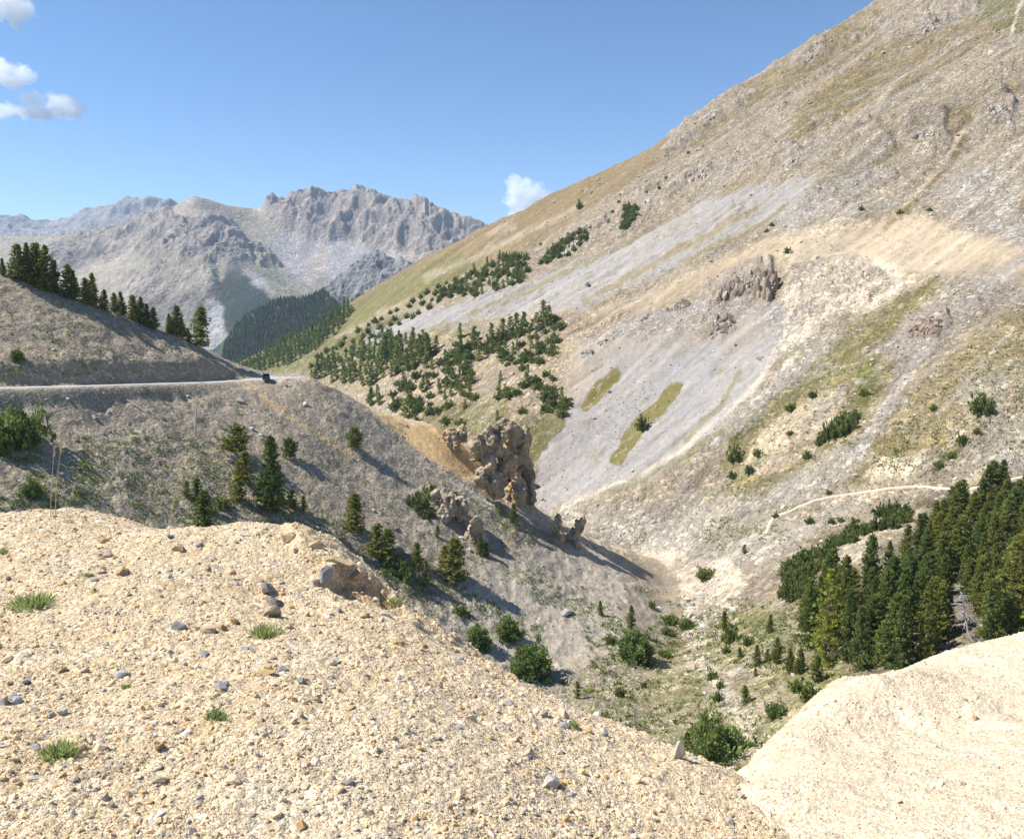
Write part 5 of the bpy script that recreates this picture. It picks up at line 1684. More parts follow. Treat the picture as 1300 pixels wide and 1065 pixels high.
# foot of the mountain, far end: a wood that reads as one mass
foot = []
for u, v in scatter([(296, 474), (345, 446), (400, 416), (440, 388), (448, 396), (430, 420), (400, 446), (372, 462), (330, 474)], 190, 4.2, 17):
    foot.append((u, v))
for poly, n, d, hh, lab, grp in (
        ([(385, 465), (440, 430), (500, 395), (560, 362), (600, 345), (610, 352), (560, 385), (500, 420), (450, 445), (400, 470)], 75, 8, (5, 9), 'small dark bush dotted over the olive ridge turf', 'bushes on the olive ridge turf'),
        ([(548, 382), (590, 352), (640, 326), (672, 330), (668, 358), (600, 378)], 66, 5, (7, 11), 'dark bush in the thicket on the rocky slope above the scree', 'thicket on the rocky slope above the scree'),
        ([(676, 340), (700, 318), (740, 290), (748, 305), (720, 328)], 26, 5, (6, 10), 'dark bush on the pinkish rock rib', 'bushes on the pinkish rock rib'),
        ([(786, 292), (795, 265), (806, 262), (806, 280), (795, 292)], 14, 4, (7, 11), 'dark bush in the small clump high on the mountain', 'small clump high on the mountain'),
        ([(660, 320), (740, 270), (800, 250), (850, 220), (850, 240), (780, 285)], 12, 10, (3, 5), 'tiny bush scattered on the upper rubble slope', 'bushes on the upper rubble slope')):
    for u, v in scatter(poly, n, d, sum(map(ord, lab))):
        if 'thicket' in lab and rw.random() < .25:
            grow('hill', u, v, rw.uniform(9, 13), lab.replace('dark bush', 'small pine'), 'tree', grp, RIGHT, wide=1.2, single=True)
        else:
            grow('mugo', u, v, rw.uniform(*hh), lab, 'bush', grp, RIGHT, wide=.8, single=True)
# single bushes of the mountainside
for u, v, h, w_, lab in [
    (816, 545, 20, .6, 'lone dark bush on the grass stripe in the grey scree'), (736, 265, 12, .5, 'lone dark pine below the brown ridge turf'), (1000, 321, 8, .9, 'dark bush on the cream rim above the cliff'),
    (980, 287, 5, .9, 'upper of two small bushes above the cream rim'), (973, 295, 5, .9, 'lower of two small bushes above the cream rim'), (1093, 267, 7, .7, 'small bush left of the narrow track'), (1142, 271, 6, 1., 'small bush right of the narrow track'),
    (933, 584, 22, .6, 'tall bush on the left flank of the olive knoll'), (961, 578, 10, .9, 'small bush on the cream patch of the knoll'), (952, 600, 11, .9, 'round bush low on the olive knoll'), (930, 606, 9, 1., 'bush at the left foot of the olive knoll'),
    (1003, 521, 11, 1., 'flat bush at the top of the cream patch'), (1031, 504, 10, .9, 'bush beside the pale rock knob'), (1097, 502, 10, .9, 'bush on the green top of the knoll'), (1003, 552, 7, 1., 'tiny bush amid the cream patch'),
    (1086, 531, 12, .8, 'bush at the upper end of the dark thicket'), (1246, 522, 24, .85, 'large dark bush alone near the right edge'), (1241, 550, 8, .9, 'small bush under the large lone bush'), (1185, 520, 8, .8, 'small bush in the stony meadow'),
    (1221, 562, 13, .7, 'bush at the head of the green streak'), (1208, 580, 8, 1., 'bush halfway down the green streak'), (1192, 592, 8, 1.1, 'bush at the lower end of the green streak'), (1028, 664, 9, .9, 'dark bush below the footpath bend'),
    (1055, 664, 8, .9, 'bush right of the bush below the footpath bend'), (1068, 662, 6, 1., 'smaller bush farther along below the footpath'), (985, 657, 7, .9, 'bush beside the lower end of the footpath'), (1052, 627, 6, .9, 'bush just above the footpath'),
    (874, 195, 4, .9, 'tiny bush under the skyline crag'), (1180, 268, 5, 1., 'tiny bush far right of the narrow track')]:
    grow('mugo', u, v, h, lab, 'bush', None, RIGHT, wide=w_)
for k, (u, v, h) in enumerate([(1045, 560, 16), (1052, 556, 20), (1060, 552, 24), (1068, 549, 26), (1076, 546, 24), (1082, 540, 16), (1040, 565, 12), (1024, 582, 12)]):
    grow('mugo', u, v, h, 'dark bush packed in the thicket on the olive knoll', 'bush', 'thicket on the olive knoll', RIGHT, wide=.65)

V, F, C, I, n = [], [], [], [], 0
for u, v in foot:
    h = hit(u, v, RIGHT)
    if not h:
        continue
    me = HILL1[rw.randrange(4)]
    a = np.empty(len(me.vertices) * 3, np.float32)
    me.vertices.foreach_get('co', a)
    f = np.empty(len(me.polygons) * 3, np.int32)
    me.polygons.foreach_get('vertices', f)
    c = np.empty(len(me.vertices) * 4, np.float32)
    me.attributes['Col'].data.foreach_get('color', c)
    mi = np.empty(len(me.polygons), np.int32)
    me.polygons.foreach_get('material_index', mi)
    Hm = rw.uniform(9, 15) / FPX * h[1]
    th = rw.uniform(0, 6.28)
    a = a.reshape(-1, 3) * (Hm * 1.15, Hm * 1.15, Hm)
    a = np.stack([a[:, 0] * math.cos(th) - a[:, 1] * math.sin(th), a[:, 0] * math.sin(th) + a[:, 1] * math.cos(th), a[:, 2]], -1) + np.array(h[:3])
    V.append(a)
    F.append(f.reshape(-1, 3) + n)
    C.append(c.reshape(-1, 4)[:, :3] * rw.uniform(.8, 1.2))
    I.append(mi)
    n += len(a)
o = link('distant_forest', mesh_np('distant_forest', np.concatenate(V), np.concatenate(F), [M_bark, M_needle2], False, np.concatenate(C), np.concatenate(I)))
o['kind'] = 'stuff'

# ---- far-off wood on the hill behind, reads as one mass
r = np.random.default_rng(77)
Vs, Fs, Cs, n = [], [], [], 0
for _ in range(9000):
    u, v = r.uniform(270, 470), r.uniform(366, 470)
    if not inside(u, v, [(285, 440), (300, 412), (325, 394), (350, 382), (385, 380), (412, 370), (425, 385), (440, 400), (470, 395), (470, 470), (280, 470)]):
        continue
    h = hit(u, v, ['wooded_hill'])
    if not h or r.random() < .12:
        continue
    hh, rr_ = r.uniform(8, 17), r.uniform(1.8, 3.2)
    th = np.arange(6) * 1.047 + r.uniform(0, 1)
    ring = np.stack([np.cos(th) * rr_ * r.uniform(.7, 1.2, 6), np.sin(th) * rr_ * r.uniform(.7, 1.2, 6), np.full(6, .12 * hh)], -1)
    ring2 = ring * (.55, .55, 1) + (0, 0, .45 * hh)
    v_ = np.concatenate([ring, ring2, [[0, 0, hh]]]) + np.array(h[:3])
    i = np.arange(6)
    j = (i + 1) % 6
    Vs.append(v_)
    Fs.append(np.concatenate([np.stack([i, j, j + 6], -1), np.stack([i, j + 6, i + 6], -1), np.stack([i + 6, j + 6, np.full(6, 12)], -1)]) + n)
    Cs.append(np.ones((13, 3)) * r.uniform(.6, 1.35))
    n += 13
M_farwood = leaf_mat('far_wood_needles', (.05, .068, .035), (.05, .068, .035), .1)
fw = link('far_forest', mesh_np('far_forest', np.concatenate(Vs), np.concatenate(Fs), [M_farwood], False, np.concatenate(Cs)))
fw['kind'] = 'stuff'

# ---- low herbs and grass on the slopes
def herbs(name, regions, names, mat, hmin, hmax, seed, nb=9, wid=.13):
    r = np.random.default_rng(seed)
    A = Acc()
    for poly, n in regions:
        us, vs = [p[0] for p in poly], [p[1] for p in poly]
        c = 0
        while c < n:
            c += 1
            u, v = r.uniform(min(us), max(us)), r.uniform(min(vs), max(vs))
            if not inside(u, v, poly):
                continue
            h = hit(u, v, names)
            if not h or h[3] not in names:
                continue
            if perlin(np.array([h[0] * .22]), np.array([h[1] * .22]), np.array([.5]))[0] < -.12:
                continue
            s_ = r.uniform(hmin, hmax)
            P = np.array(h[:3]) + r.normal(0, s_ * .7, (nb, 3)) * (1, 1, .08)
            D = norm(np.array([0, 0, 1.]) + r.normal(0, .6, (nb, 3)))
            v_, F, T = blades(P, D, s_ * r.uniform(.6, 1.2, nb), s_ * wid * 3 * r.uniform(.7, 1.3, nb), r)
            A.add(v_, tri_faces(F, T), r.uniform(.6, 1.25))
    o = link(name, A.mesh(name, mat))
    o['kind'] = 'stuff'
    return o


herbs('ground_cover', [([(90, 560), (160, 545), (260, 560), (340, 600), (310, 670), (180, 665), (100, 640)], 700), ([(330, 620), (420, 660), (500, 730), (560, 780), (470, 770), (380, 690)], 1300), ([(480, 700), (560, 740), (700, 790), (680, 810), (540, 790)], 1000),
                       ([(560, 610), (620, 640), (720, 700), (640, 685), (570, 640)], 450), ([(600, 690), (700, 730), (800, 790), (780, 810), (650, 750)], 700), ([(690, 870), (760, 850), (900, 830), (930, 930), (800, 960)], 650), ([(0, 550), (120, 590), (120, 640), (0, 650)], 500),
                       ([(150, 490), (420, 520), (700, 690), (600, 760), (300, 640)], 900), ([(740, 790), (860, 780), (880, 830), (750, 850)], 500), ([(0, 350), (300, 480), (0, 490)], 500)], ALL, M_herb, .25, .6, 81)
herbs('ground_cover', [([(700, 880), (800, 800), (900, 770), (1020, 790), (1100, 870), (960, 1000)], 1100), ([(840, 760), (1010, 760), (1040, 860), (900, 840)], 900), ([(890, 660), (1010, 640), (1000, 690), (900, 700)], 500), ([(905, 630), (930, 550), (1130, 460), (1090, 570), (950, 640)], 700),
                       ([(1110, 600), (1140, 520), (1320, 370), (1320, 500), (1160, 600)], 700)], ['right_mountain', 'left_slope'], M_herb, .25, .65, 82)

herbs('ground_cover', [([(905, 630), (930, 540), (1000, 490), (1135, 455), (1090, 565), (1000, 612)], 900), ([(1100, 590), (1140, 510), (1210, 450), (1320, 370), (1320, 520), (1180, 600)], 1500), ([(1040, 470), (1190, 360), (1200, 380), (1060, 480)], 500),
                       ([(430, 470), (560, 350), (850, 180), (860, 200), (620, 350), (470, 450)], 900), ([(880, 240), (1100, 30), (1300, 40), (1300, 260), (1100, 260)], 1500), ([(740, 525), (785, 475), (870, 490), (790, 600)], 350), ([(460, 500), (560, 430), (720, 400), (700, 540), (560, 540)], 700),
                       ([(1180, 600), (1230, 550), (1320, 500), (1320, 580), (1220, 610)], 400)], ['right_mountain'], M_mugo, .28, .6, 83, nb=6)
# ================================================================== DEAD WOOD, GRASS, ROAD, FOOTPATH, CAR, CLOUDS
def deadtree(seed, H, nb, spread):
    r = np.random.default_rng(seed)
    A = Acc()
    zz = np.linspace(-.02, 1, 8)
    path = np.stack([np.cumsum(r.normal(0, .012, 8)), np.cumsum(r.normal(0, .012, 8)), zz], -1)
    A.add(*tube(path, np.interp(zz, [0, 1], [.022, .005]), 7))
    B = Acc()
    for i in range(nb):
        z = r.uniform(.12, .97)
        az = r.uniform(0, 6.28)
        L = spread * (1.1 - z) * r.uniform(.5, 1.2) + .04
        d = np.array([math.cos(az), math.sin(az), r.uniform(-.35, .25)])
        p0 = np.array([np.interp(z, zz, path[:, 0]), np.interp(z, zz, path[:, 1]), z])
        p1 = p0 + d * L * .5
        p2 = p0 + d * L + np.array([0, 0, -.12 * L])
        B.add(*tube(np.stack([p0, p1, p2]), [.006, .004, .0015], 4))
        for q in range(5):
            s = p0 + (p2 - p0) * r.uniform(.3, .95)
            e = s + norm(d + r.normal(0, .8, 3)) * L * .3
            B.add(*tube(np.stack([s, (s + e) / 2 + r.normal(0, .004, 3), e]), [.003, .002, .001], 3))
    return A.mesh('dead_trunk', M_dead, True), B.mesh('dead_branches', M_dead, True)


h = hit(1232, 812, RIGHT)
d = h[1] * CP - h[2] * SP
e = copy_thing('dead_tree', deadtree(3, 1, 60, .28), ('trunk', 'branches'))
e.location = h[:3]
e.scale = (78 / FPX * d,) * 3
e.rotation_euler = (0, -.22, 0)
tag(e, 'bare grey dead tree leaning at the front of the dark wood', 'tree')
h = hit(952, 903, RIGHT)
d = h[1] * CP - h[2] * SP
e = copy_thing('dead_bush', deadtree(5, 1, 26, .9), ('trunk', 'branches'))
e.location = h[:3]
e.scale = (15 / FPX * d,) * 3
tag(e, 'grey dead twigs lying in the valley grass', 'dead bush')
# bare pole and fallen log on the left slope
A = Acc()
h = hit(248, 553, LEFT)
d = h[1] * CP - h[2] * SP
Hm = 50 / FPX * d
A.add(*tube(np.array([(0, 0, -.3), (.25, 0, Hm * .35), (.55, .1, Hm * .7), (.95, .1, Hm)]), [.2, .16, .12, .05], 7))
for z, a in ((.45, .4), (.6, 2.8), (.72, 1.0), (.85, 3.6)):
    p = np.array([.25 + .7 * (z - .35), 0, Hm * z])
    A.add(*tube(np.stack([p, p + (math.cos(a) * .5, math.sin(a) * .5, .1)]), [.04, .01], 4))
o = link('dead_trunk_pole', A.mesh('dead_trunk_pole', M_dead, True), None, h[:3])
tag(o, 'bare grey dead trunk standing alone on the slope below the road', 'dead tree')
for (u0, v0), (u1, v1), lab in (((161, 509), (188, 526), 'pale fallen log lying on the scree below the road'), ((667, 676), (677, 668), 'short white fallen stick on the grassy slope under the rock tower'), ((1283, 786), (1310, 795), 'grey fallen branch by the cream bank')):
    a, b = hit(u0, v0, ALL), hit(u1, v1, ALL)
    if a and b:
        a, b = np.array(a[:3]), np.array(b[:3])
        m_ = (a + b) / 2
        A = Acc()
        A.add(*tube(np.stack([a - m_, (0, 0, .05), b - m_]), [.16, .14, .08], 7))
        g = (a - b) * .12
        A.add(*tube(np.stack([(a - m_) * .4, (a - m_) * .4 + (g[1], -g[0], .5)]), [.05, .015], 4))
        o = link('fallen_log', A.mesh('fallen_log', M_dead, True), None, tuple(m_ + (0, 0, .22)))
        tag(o, lab, 'log')

# grass tufts on the heap
for k, (u, v, w_, hh, lab) in enumerate([(335, 806, 34, 20, 'green grass tuft under the three-rock cluster'), (274, 911, 22, 16, 'small green grass tuft in the lower gravel'), (75, 960, 40, 27, 'largest green grass tuft at the lower left'),
                                        (40, 768, 52, 22, 'faded grass tuft on the left of the heap'), (4, 702, 12, 8, 'grass tuft at the left edge of the crest'), (500, 766, 20, 12, 'blue-green tuft on the right edge of the heap'),
                                        (728, 921, 12, 9, 'tiny green sprig behind the tilted slate'), (112, 731, 12, 7, 'little green sprig above the ochre stone'), (252, 799, 9, 5, 'little green sprig beside the long tan stone'), (160, 872, 10, 6, 'brownish green sprig in the lower left gravel')]):
    h = hit(u, v, FG)
    if not h:
        continue
    d = h[1] * CP - h[2] * SP
    W, H = w_ / FPX * d, hh / FPX * d
    r = np.random.default_rng(200 + k)
    nb = int(60 + w_ * 9)
    P = r.normal(0, 1, (nb, 3)) * (W * .2, W * .17, 0)
    D = norm(np.array([0, 0, 1.]) + P * (1.6 / W) + r.normal(0, .35, (nb, 3)))
    P[:, 0] += np.where(r.random(nb) < .25, r.normal(0, W * .16, nb), 0)
    L = H * r.uniform(.3, .95, nb) * (1 - .4 * np.minimum(1, np.abs(P[:, 0]) / W))
    A = Acc()
    v_, F, T = blades(P, D, L, .0042 * r.uniform(.8, 1.6, nb), r)
    A.add(v_, tri_faces(F, T), np.repeat(r.uniform(.6, 1.35, (nb, 1)) * np.where(r.random((nb, 1)) < .28, np.array([[1.7, 1.15, 1.3]]), np.ones((1, 3))), 5, 0))
    o = link('grass_tuft', A.mesh('grass_tuft', M_tuft), None, (h[0], h[1], h[2] - .005))
    tag(o, lab, 'grass tuft')
# tall dry stalks
for k, ((u, v), (u2, v2), lab, bend) in enumerate([((64, 657), (66, 568), 'tall dry straw stalk, left of the pair on the crest', .02), ((70, 659), (71, 564), 'tall dry straw stalk, right of the pair on the crest', .05), ((214, 679), (227, 584), 'single leaning straw stalk near the middle of the crest', .02)]):
    h = hit_down(u, v, FG, 30)
    d = h[1] * CP - h[2] * SP
    top = at(u2, v2, h[1]) - np.array(h[:3])
    pth = np.stack([top * q + np.array([bend * q * q, 0, 0]) for q in np.linspace(-.02, 1, 7)])
    e = bpy.data.objects.new('straw_stalk', None)
    COL.objects.link(e)
    e.location = h[:3]
    A = Acc()
    A.add(*tube(pth, np.linspace(.0038, .0016, 7), 5), (1, 1, 1))
    link('stem', A.mesh('straw_stem', M_straw, True), e)
    r = np.random.default_rng(k)
    A = Acc()
    nb = 26
    q = r.uniform(.86, 1.02, nb)
    P = np.stack([np.interp(q, np.linspace(0, 1, 7), pth[:, i]) for i in range(3)], -1)
    D = norm(np.array([.3, 0, 1.]) + r.normal(0, .35, (nb, 3)))
    v_, F, T = blades(P, D, .03, .007, r)
    A.add(v_, tri_faces(F, T), (.85, .75, .65))
    link('seed_head', A.mesh('straw_seeds', M_straw), e)
    tag(e, lab, 'grass stalk')

# ---- road, parking place and footpath
def strip(name, pts_, width, mat, lift, col, skirt=.4):
    pts_ = np.asarray(pts_, float)
    d = np.gradient(pts_[:, :2], axis=0)
    d /= np.linalg.norm(d, axis=1)[:, None]
    nrm = np.stack([-d[:, 1], d[:, 0]], -1)
    offs = np.linspace(-.5, .5, 7)
    r = np.random.default_rng(1)
    rows = []
    for q in offs:
        p = pts_.copy()
        wv = width * (1 + .12 * np.sin(np.arange(len(pts_)) * .7) * (abs(q) > .4))
        p[:, :2] += nrm * (q * wv)[:, None]
        p[:, 2] += lift + .04 * (1 - (2 * q) ** 2)
        rows.append(p)
    lo = rows[0].copy(), rows[-1].copy()
    for p in lo:
        p[:, 2] -= skirt
    rows = [lo[0]] + rows + [lo[1]]
    V = np.stack(rows, 1)
    n, k = V.shape[:2]
    i = np.arange(n * k).reshape(n, k)
    q = np.stack([i[:-1, :-1], i[1:, :-1], i[1:, 1:], i[:-1, 1:]], -1).reshape(-1, 4)
    C = np.ones((n * k, 3)) * np.array(col) * r.uniform(.92, 1.06, (n * k, 1))
    me = mesh_np(name, V.reshape(-1, 3), q, [mat], True, C, scal={'rough': np.full(n * k, .5)})
    o = link(name, me)
    o['kind'] = 'structure'
    return o


M_road = ground_mat('worn_tarmac', .3, bump=.15, var=.2, speck=.15)
rd_pts = ROADL.copy()
strip('road', rd_pts, 5.0, M_road, .06, (.44, .41, .365))
fp = []
for u, v in [(972, 678), (976, 668), (981, 658), (990, 653), (1005, 648), (1020, 641), (1035, 635), (1050, 632), (1075, 628), (1100, 624), (1130, 620), (1160, 617), (1180, 618), (1200, 620), (1225, 621), (1250, 618), (1280, 610), (1330, 600)]:
    h = hit(u, v, RIGHT)
    if h:
        fp.append(h[:3])
fp = np.array(fp)
k = np.linspace(0, len(fp) - 1, 150)
fp = np.stack([np.interp(k, np.arange(len(fp)), fp[:, i]) for i in range(3)], -1)
for _ in range(3):
    fp[1:-1] = (fp[:-2] + fp[1:-1] * 2 + fp[2:]) / 4
fp[:, 2] = hz('right_mountain', fp[:, 0], fp[:, 1]) * .6 + fp[:, 2] * .4
strip('footpath', fp, .65, M_road, .22, (.66, .56, .42), .8)

# ---- the parked car
def car_mat(name, col, rough=.3, metal=0.0, emit=None):
    m, nt = new_mat(name)
    out = N(nt, 'ShaderNodeOutputMaterial')
    bs = N(nt, 'ShaderNodeBsdfPrincipled', i_Roughness=rough, i_Metallic=metal)
    co = N(nt, 'ShaderNodeTexCoord').outputs['Object']
    n = N(nt, 'ShaderNodeTexNoise', i_Scale=3.0, i_Detail=4.0)
    nt.links.new(co, n.inputs['Vector'])
    nt.links.new(mixc(nt, 'MIX', n.outputs[0], col, tuple(c * .8 for c in col)), bs.inputs['Base Color'])
    nt.links.new(bs.outputs[0], out.inputs[0])
    return m


M_paint, M_glass, M_tyre, M_rim, M_lamp, M_red, M_plate = (car_mat('dark_blue_paint', (.03, .035, .085)), car_mat('car_glass', (.015, .02, .025), .08), car_mat('tyre_rubber', (.02, .02, .02), .8), car_mat('wheel_metal', (.5, .5, .5), .35, .8),
                                                           car_mat('lamp_glass', (.8, .8, .78), .1), car_mat('rear_lamp', (.45, .02, .02), .2), car_mat('number_plate_white', (.75, .75, .72), .5))


def bmesh_obj(name, build, mat, parent, bevel=0.0):
    bm = bmesh.new()
    build(bm)
    if bevel:
        bmesh.ops.bevel(bm, geom=list(bm.edges), offset=bevel, segments=2, affect='EDGES', profile=.6)
    bmesh.ops.recalc_face_normals(bm, faces=list(bm.faces))
    me = bpy.data.meshes.new(name)
    bm.to_mesh(me)
    bm.free()
    me.materials.append(mat)
    return link(name, me, parent)


def extrude_profile(prof, w0, w1=None, ztop=None):
    """side profile (y, z) extruded across x, narrowing to w1 above ztop"""
    def f(bm):
        L, R_ = [], []
        for y, z in prof:
            hw = w0 / 2 if (ztop is None or z <= ztop) else w1 / 2
            L.append(bm.verts.new((-hw, y, z)))
            R_.append(bm.verts.new((hw, y, z)))
        n = len(prof)
        bm.faces.new(L)
        bm.faces.new(R_[::-1])
        for i in range(n):
            j = (i + 1) % n
            bm.faces.new((L[j], L[i], R_[i], R_[j]))
    return f


def boxf(x0, x1, y0, y1, z0, z1):
    def f(bm):
        m = Matrix.Translation(((x0 + x1) / 2, (y0 + y1) / 2, (z0 + z1) / 2)) @ Matrix.Diagonal((x1 - x0, y1 - y0, z1 - z0, 1))
        bmesh.ops.create_cube(bm, size=1, matrix=m)
    return f


def quadf(*p):
    def f(bm):
        a = [bm.verts.new(q) for q in p]
        bm.faces.new(a)
        r_ = bmesh.ops.solidify(bm, geom=list(bm.faces), thickness=.012)
    return f


def cylx(x0, x1, y, z, r0):
    def f(bm):
        m = Matrix.Translation(((x0 + x1) / 2, y, z)) @ Matrix.Rotation(math.pi / 2, 4, 'Y')
        bmesh.ops.create_cone(bm, cap_ends=True, segments=24, radius1=r0, radius2=r0, depth=x1 - x0, matrix=m)
    return f


h = hit(338, 483, LEFT)
car = bpy.data.objects.new('parked_car', None)
COL.objects.link(car)
car.location = (h[0], h[1], h[2] + .12)
car.rotation_euler = (0, 0, math.radians(18))
tag(car, 'dark blue car parked on the pale road bend at the ridge', 'car')
bmesh_obj('body', extrude_profile([(-2.1, .35), (-2.15, .8), (-2.0, 1.0), (-1.75, 1.05), (-1.55, 1.62), (-1.2, 1.72), (.5, 1.72), (1.15, 1.1), (2.0, .98), (2.15, .75), (2.12, .35)], 1.8, 1.5, 1.3), M_paint, car, .06)
bmesh_obj('rear_window', quadf((-.62, -1.80, 1.10), (.62, -1.80, 1.10), (.58, -1.64, 1.55), (-.58, -1.64, 1.55)), M_glass, car)
bmesh_obj('windscreen', quadf((.64, 1.20, 1.12), (-.64, 1.20, 1.12), (-.62, .62, 1.66), (.62, .62, 1.66)), M_glass, car)
for s in (-1, 1):
    bmesh_obj('side_window', quadf((s * .905, -1.5, 1.1), (s * .905, .9, 1.1), (s * .765, .42, 1.58), (s * .765, -1.35, 1.58)), M_glass, car)
    bmesh_obj('headlight', boxf(s * .72 - .16, s * .72 + .16, 2.1, 2.17, .68, .84), M_lamp, car, .015)
    bmesh_obj('tail_light', boxf(s * .8 - .09, s * .8 + .09, -2.17, -2.1, .72, 1.0), M_red, car, .015)
    bmesh_obj('mirror', boxf(s * 1.0 - .09, s * 1.0 + .09, .82, .94, 1.08, 1.24), M_paint, car, .02)
    for y in (-1.32, 1.34):
        wh = bpy.data.objects.new('wheel', None)
        COL.objects.link(wh)
        wh.parent = car
        bmesh_obj('tyre', cylx(s * .84 - .1, s * .84 + .1, y, .33, .33), M_tyre, wh, .02)
        bmesh_obj('rim', cylx(s * .95 - .015, s * .95 + .015, y, .33, .2), M_rim, wh, .005)
bmesh_obj('bumper', boxf(-.86, .86, -2.24, -2.12, .4, .62), M_tyre, car, .03)
# ================================================================== LIGHT, SKY, AIR, CAMERA
SUN_EL = math.radians(50)
# unit vector towards the sun: high on the left, a little behind the camera's shoulder
sun_dir = Vector((-math.cos(SUN_EL) * math.cos(math.radians(0)), -math.cos(SUN_EL) * math.sin(math.radians(0)), math.sin(SUN_EL)))
sl = bpy.data.lights.new('sun', 'SUN')
sl.energy = 4.9
sl.angle = math.radians(.53)
sl.color = (1.0, .965, .91)
so = bpy.data.objects.new('sun', sl)
so.rotation_euler = sun_dir.to_track_quat('Z', 'Y').to_euler()
COL.objects.link(so)

w = bpy.data.worlds.new('World')
SC.world = w
w.use_nodes = True
nt = w.node_tree
bg = nt.nodes.get('Background') or nt.nodes.new('ShaderNodeBackground')
sky = nt.nodes.new('ShaderNodeTexSky')
sky.sky_type = 'NISHITA'
sky.sun_disc = False
sky.sun_elevation = SUN_EL
# sky node: rotation 0 puts the sun at +y, positive turns clockwise seen from above
sky.sun_rotation = math.atan2(sun_dir.x, sun_dir.y)
sky.altitude = 2300
sky.air_density = 1.0
sky.dust_density = .25
sky.ozone_density = 2.0
hs = nt.nodes.new('ShaderNodeHueSaturation')
hs.inputs['Saturation'].default_value = 1.15
hs.inputs['Value'].default_value = 1.3
nt.links.new(sky.outputs[0], hs.inputs['Color'])
nt.links.new(hs.outputs[0], bg.inputs[0])
bg.inputs[1].default_value = .082

cam = bpy.data.cameras.new('camera')
cam.sensor_fit = 'HORIZONTAL'
cam.sensor_width = 36
cam.lens = 36 * FPX / 1300
cam.clip_start = .1
cam.clip_end = 60000
co = bpy.data.objects.new('camera', cam)
co.rotation_euler = (math.pi / 2 - PITCH, 0, 0)
COL.objects.link(co)
SC.camera = co
SC.view_settings.view_transform = 'Standard'
SC.view_settings.look = 'None'
SC.view_settings.exposure = .7
SC.view_settings.gamma = 1
SC.cycles.use_denoising = True
SC.cycles.max_bounces = 14
SC.cycles.diffuse_bounces = 3
SC.cycles.glossy_bounces = 2
SC.cycles.transmission_bounces = 3
SC.cycles.volume_bounces = 1

# the air: one even box of pale haze round everything
hm, nt = new_mat('haze_air')
ho = N(nt, 'ShaderNodeOutputMaterial')
pv = N(nt, 'ShaderNodeVolumePrincipled')
pv.inputs['Color'].default_value = (.6, .77, 1, 1)
pv.inputs['Density'].default_value = 5.2e-5
nt.links.new(pv.outputs[0], ho.inputs['Volume'])
x0, x1, y0, y1, z0, z1 = -7300., 7300., -300., 7700., -420., 980.
hv = [(x, y, z) for x in (x0, x1) for y in (y0, y1) for z in (z0, z1)]
hf = [(0, 1, 3, 2), (4, 6, 7, 5), (0, 4, 5, 1), (2, 3, 7, 6), (0, 2, 6, 4), (1, 5, 7, 3)]
haze = link('haze', mesh_np('haze', hv, hf, [hm], False))
haze['kind'] = 'stuff'
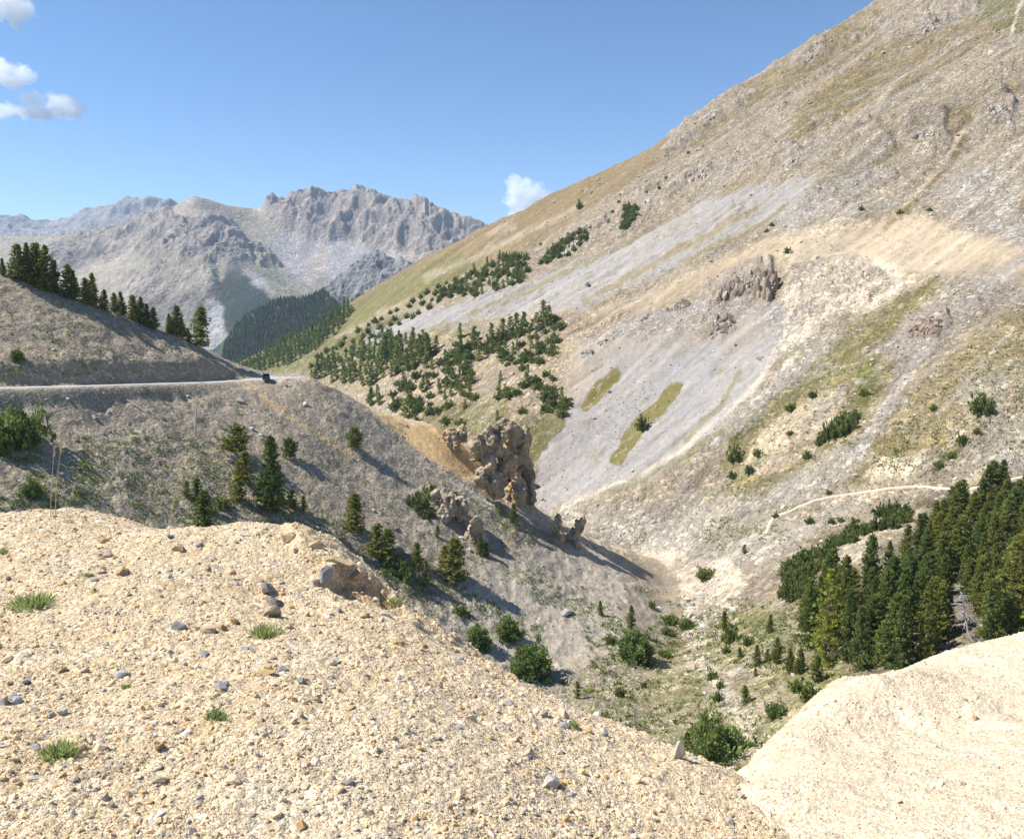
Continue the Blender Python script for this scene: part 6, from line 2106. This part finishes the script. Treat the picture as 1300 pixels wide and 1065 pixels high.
# ---- clouds: drifting volumes well beyond the haze
def cloud(label, lst, Y, dens, nscale, seed):
    """lst: ellipsoids (u, v, half width, half height) measured in the picture"""
    u0 = sum(q[0] for q in lst) / len(lst)
    v0 = sum(q[1] for q in lst) / len(lst)
    bl, b = px_blobs([(u, v, ru, rv, 0, .5 * (ru + rv) * Y / FPX) for u, v, ru, rv in lst], u0, v0, Y)
    vox = 2.2 * Y / FPX
    v, n, f = fused('cloud', [(x, y, z, rx * 1.05, ry * 1.05, rz * 1.05) for x, y, z, rx, ry, rz in bl], vox)
    m, nt = new_mat('cloud_vapour')
    out = N(nt, 'ShaderNodeOutputMaterial')
    pv = N(nt, 'ShaderNodeVolumePrincipled')
    pv.inputs['Color'].default_value = (1, 1, 1, 1)
    pv.inputs['Anisotropy'].default_value = .1
    nt.links.new(pv.outputs[0], out.inputs['Volume'])
    co = N(nt, 'ShaderNodeTexCoord').outputs['Object']
    nz = N(nt, 'ShaderNodeTexNoise', i_Scale=nscale, i_Detail=6.0, i_Roughness=.6)
    mp = N(nt, 'ShaderNodeVectorMath', operation='ADD')
    mp.inputs[1].default_value = (seed * 977., 0, 0)
    nt.links.new(co, mp.inputs[0])
    nt.links.new(mp.outputs[0], nz.inputs['Vector'])
    best = None
    for x, y, z, rx, ry, rz in bl:
        s = N(nt, 'ShaderNodeVectorMath', operation='SUBTRACT')
        s.inputs[1].default_value = (x, y, z)
        nt.links.new(co, s.inputs[0])
        q = N(nt, 'ShaderNodeVectorMath', operation='MULTIPLY')
        q.inputs[1].default_value = (1 / rx, 1 / ry, 1 / rz)
        nt.links.new(s.outputs[0], q.inputs[0])
        l = N(nt, 'ShaderNodeVectorMath', operation='LENGTH')
        nt.links.new(q.outputs[0], l.inputs[0])
        if best is None:
            best = l.outputs['Value']
        else:
            mn = N(nt, 'ShaderNodeMath', operation='SMOOTH_MIN')
            mn.inputs[2].default_value = .25
            nt.links.new(best, mn.inputs[0])
            nt.links.new(l.outputs['Value'], mn.inputs[1])
            best = mn.outputs[0]
    # density = clamp((0.78 - r + 0.9 (noise - .5)) * 3)
    a = N(nt, 'ShaderNodeMath', operation='MULTIPLY_ADD')
    a.inputs[1].default_value = 2.2
    a.inputs[2].default_value = -.35
    nt.links.new(nz.outputs[0], a.inputs[0])
    sb = N(nt, 'ShaderNodeMath', operation='SUBTRACT')
    nt.links.new(a.outputs[0], sb.inputs[0])
    nt.links.new(best, sb.inputs[1])
    ml = N(nt, 'ShaderNodeMath', operation='MULTIPLY', use_clamp=True)
    ml.inputs[1].default_value = 4.5
    nt.links.new(sb.outputs[0], ml.inputs[0])
    dn = N(nt, 'ShaderNodeMath', operation='MULTIPLY')
    dn.inputs[1].default_value = dens
    nt.links.new(ml.outputs[0], dn.inputs[0])
    nt.links.new(dn.outputs[0], pv.inputs['Density'])
    o = link('cloud', mesh_np('cloud', v, f, [m], True), None, tuple(b))
    tag(o, label, 'cloud')
    return o


cloud('bright white cloud peeking over the mountain ridge', [(660, 246, 24, 26), (655, 232, 18, 14), (674, 252, 26, 26), (692, 256, 20, 18), (664, 272, 24, 24)], 11000, .0065, .0085, 1)
cloud('white cloud cut by the upper left corner', [(2, 2, 36, 26), (22, 14, 26, 18), (20, 28, 12, 14)], 10500, .0058, .0085, 2)
cloud('small white cloud at the left edge between two others', [(4, 92, 26, 20), (28, 96, 22, 15), (14, 102, 30, 12)], 10500, .0058, .0085, 3)
cloud('long white cloud, lowest of the three at the left edge', [(40, 125, 20, 13), (78, 134, 32, 18), (95, 142, 20, 12), (50, 144, 44, 10), (6, 140, 24, 13)], 10500, .0062, .0085, 4)
SC.cycles.volume_bounces = 12
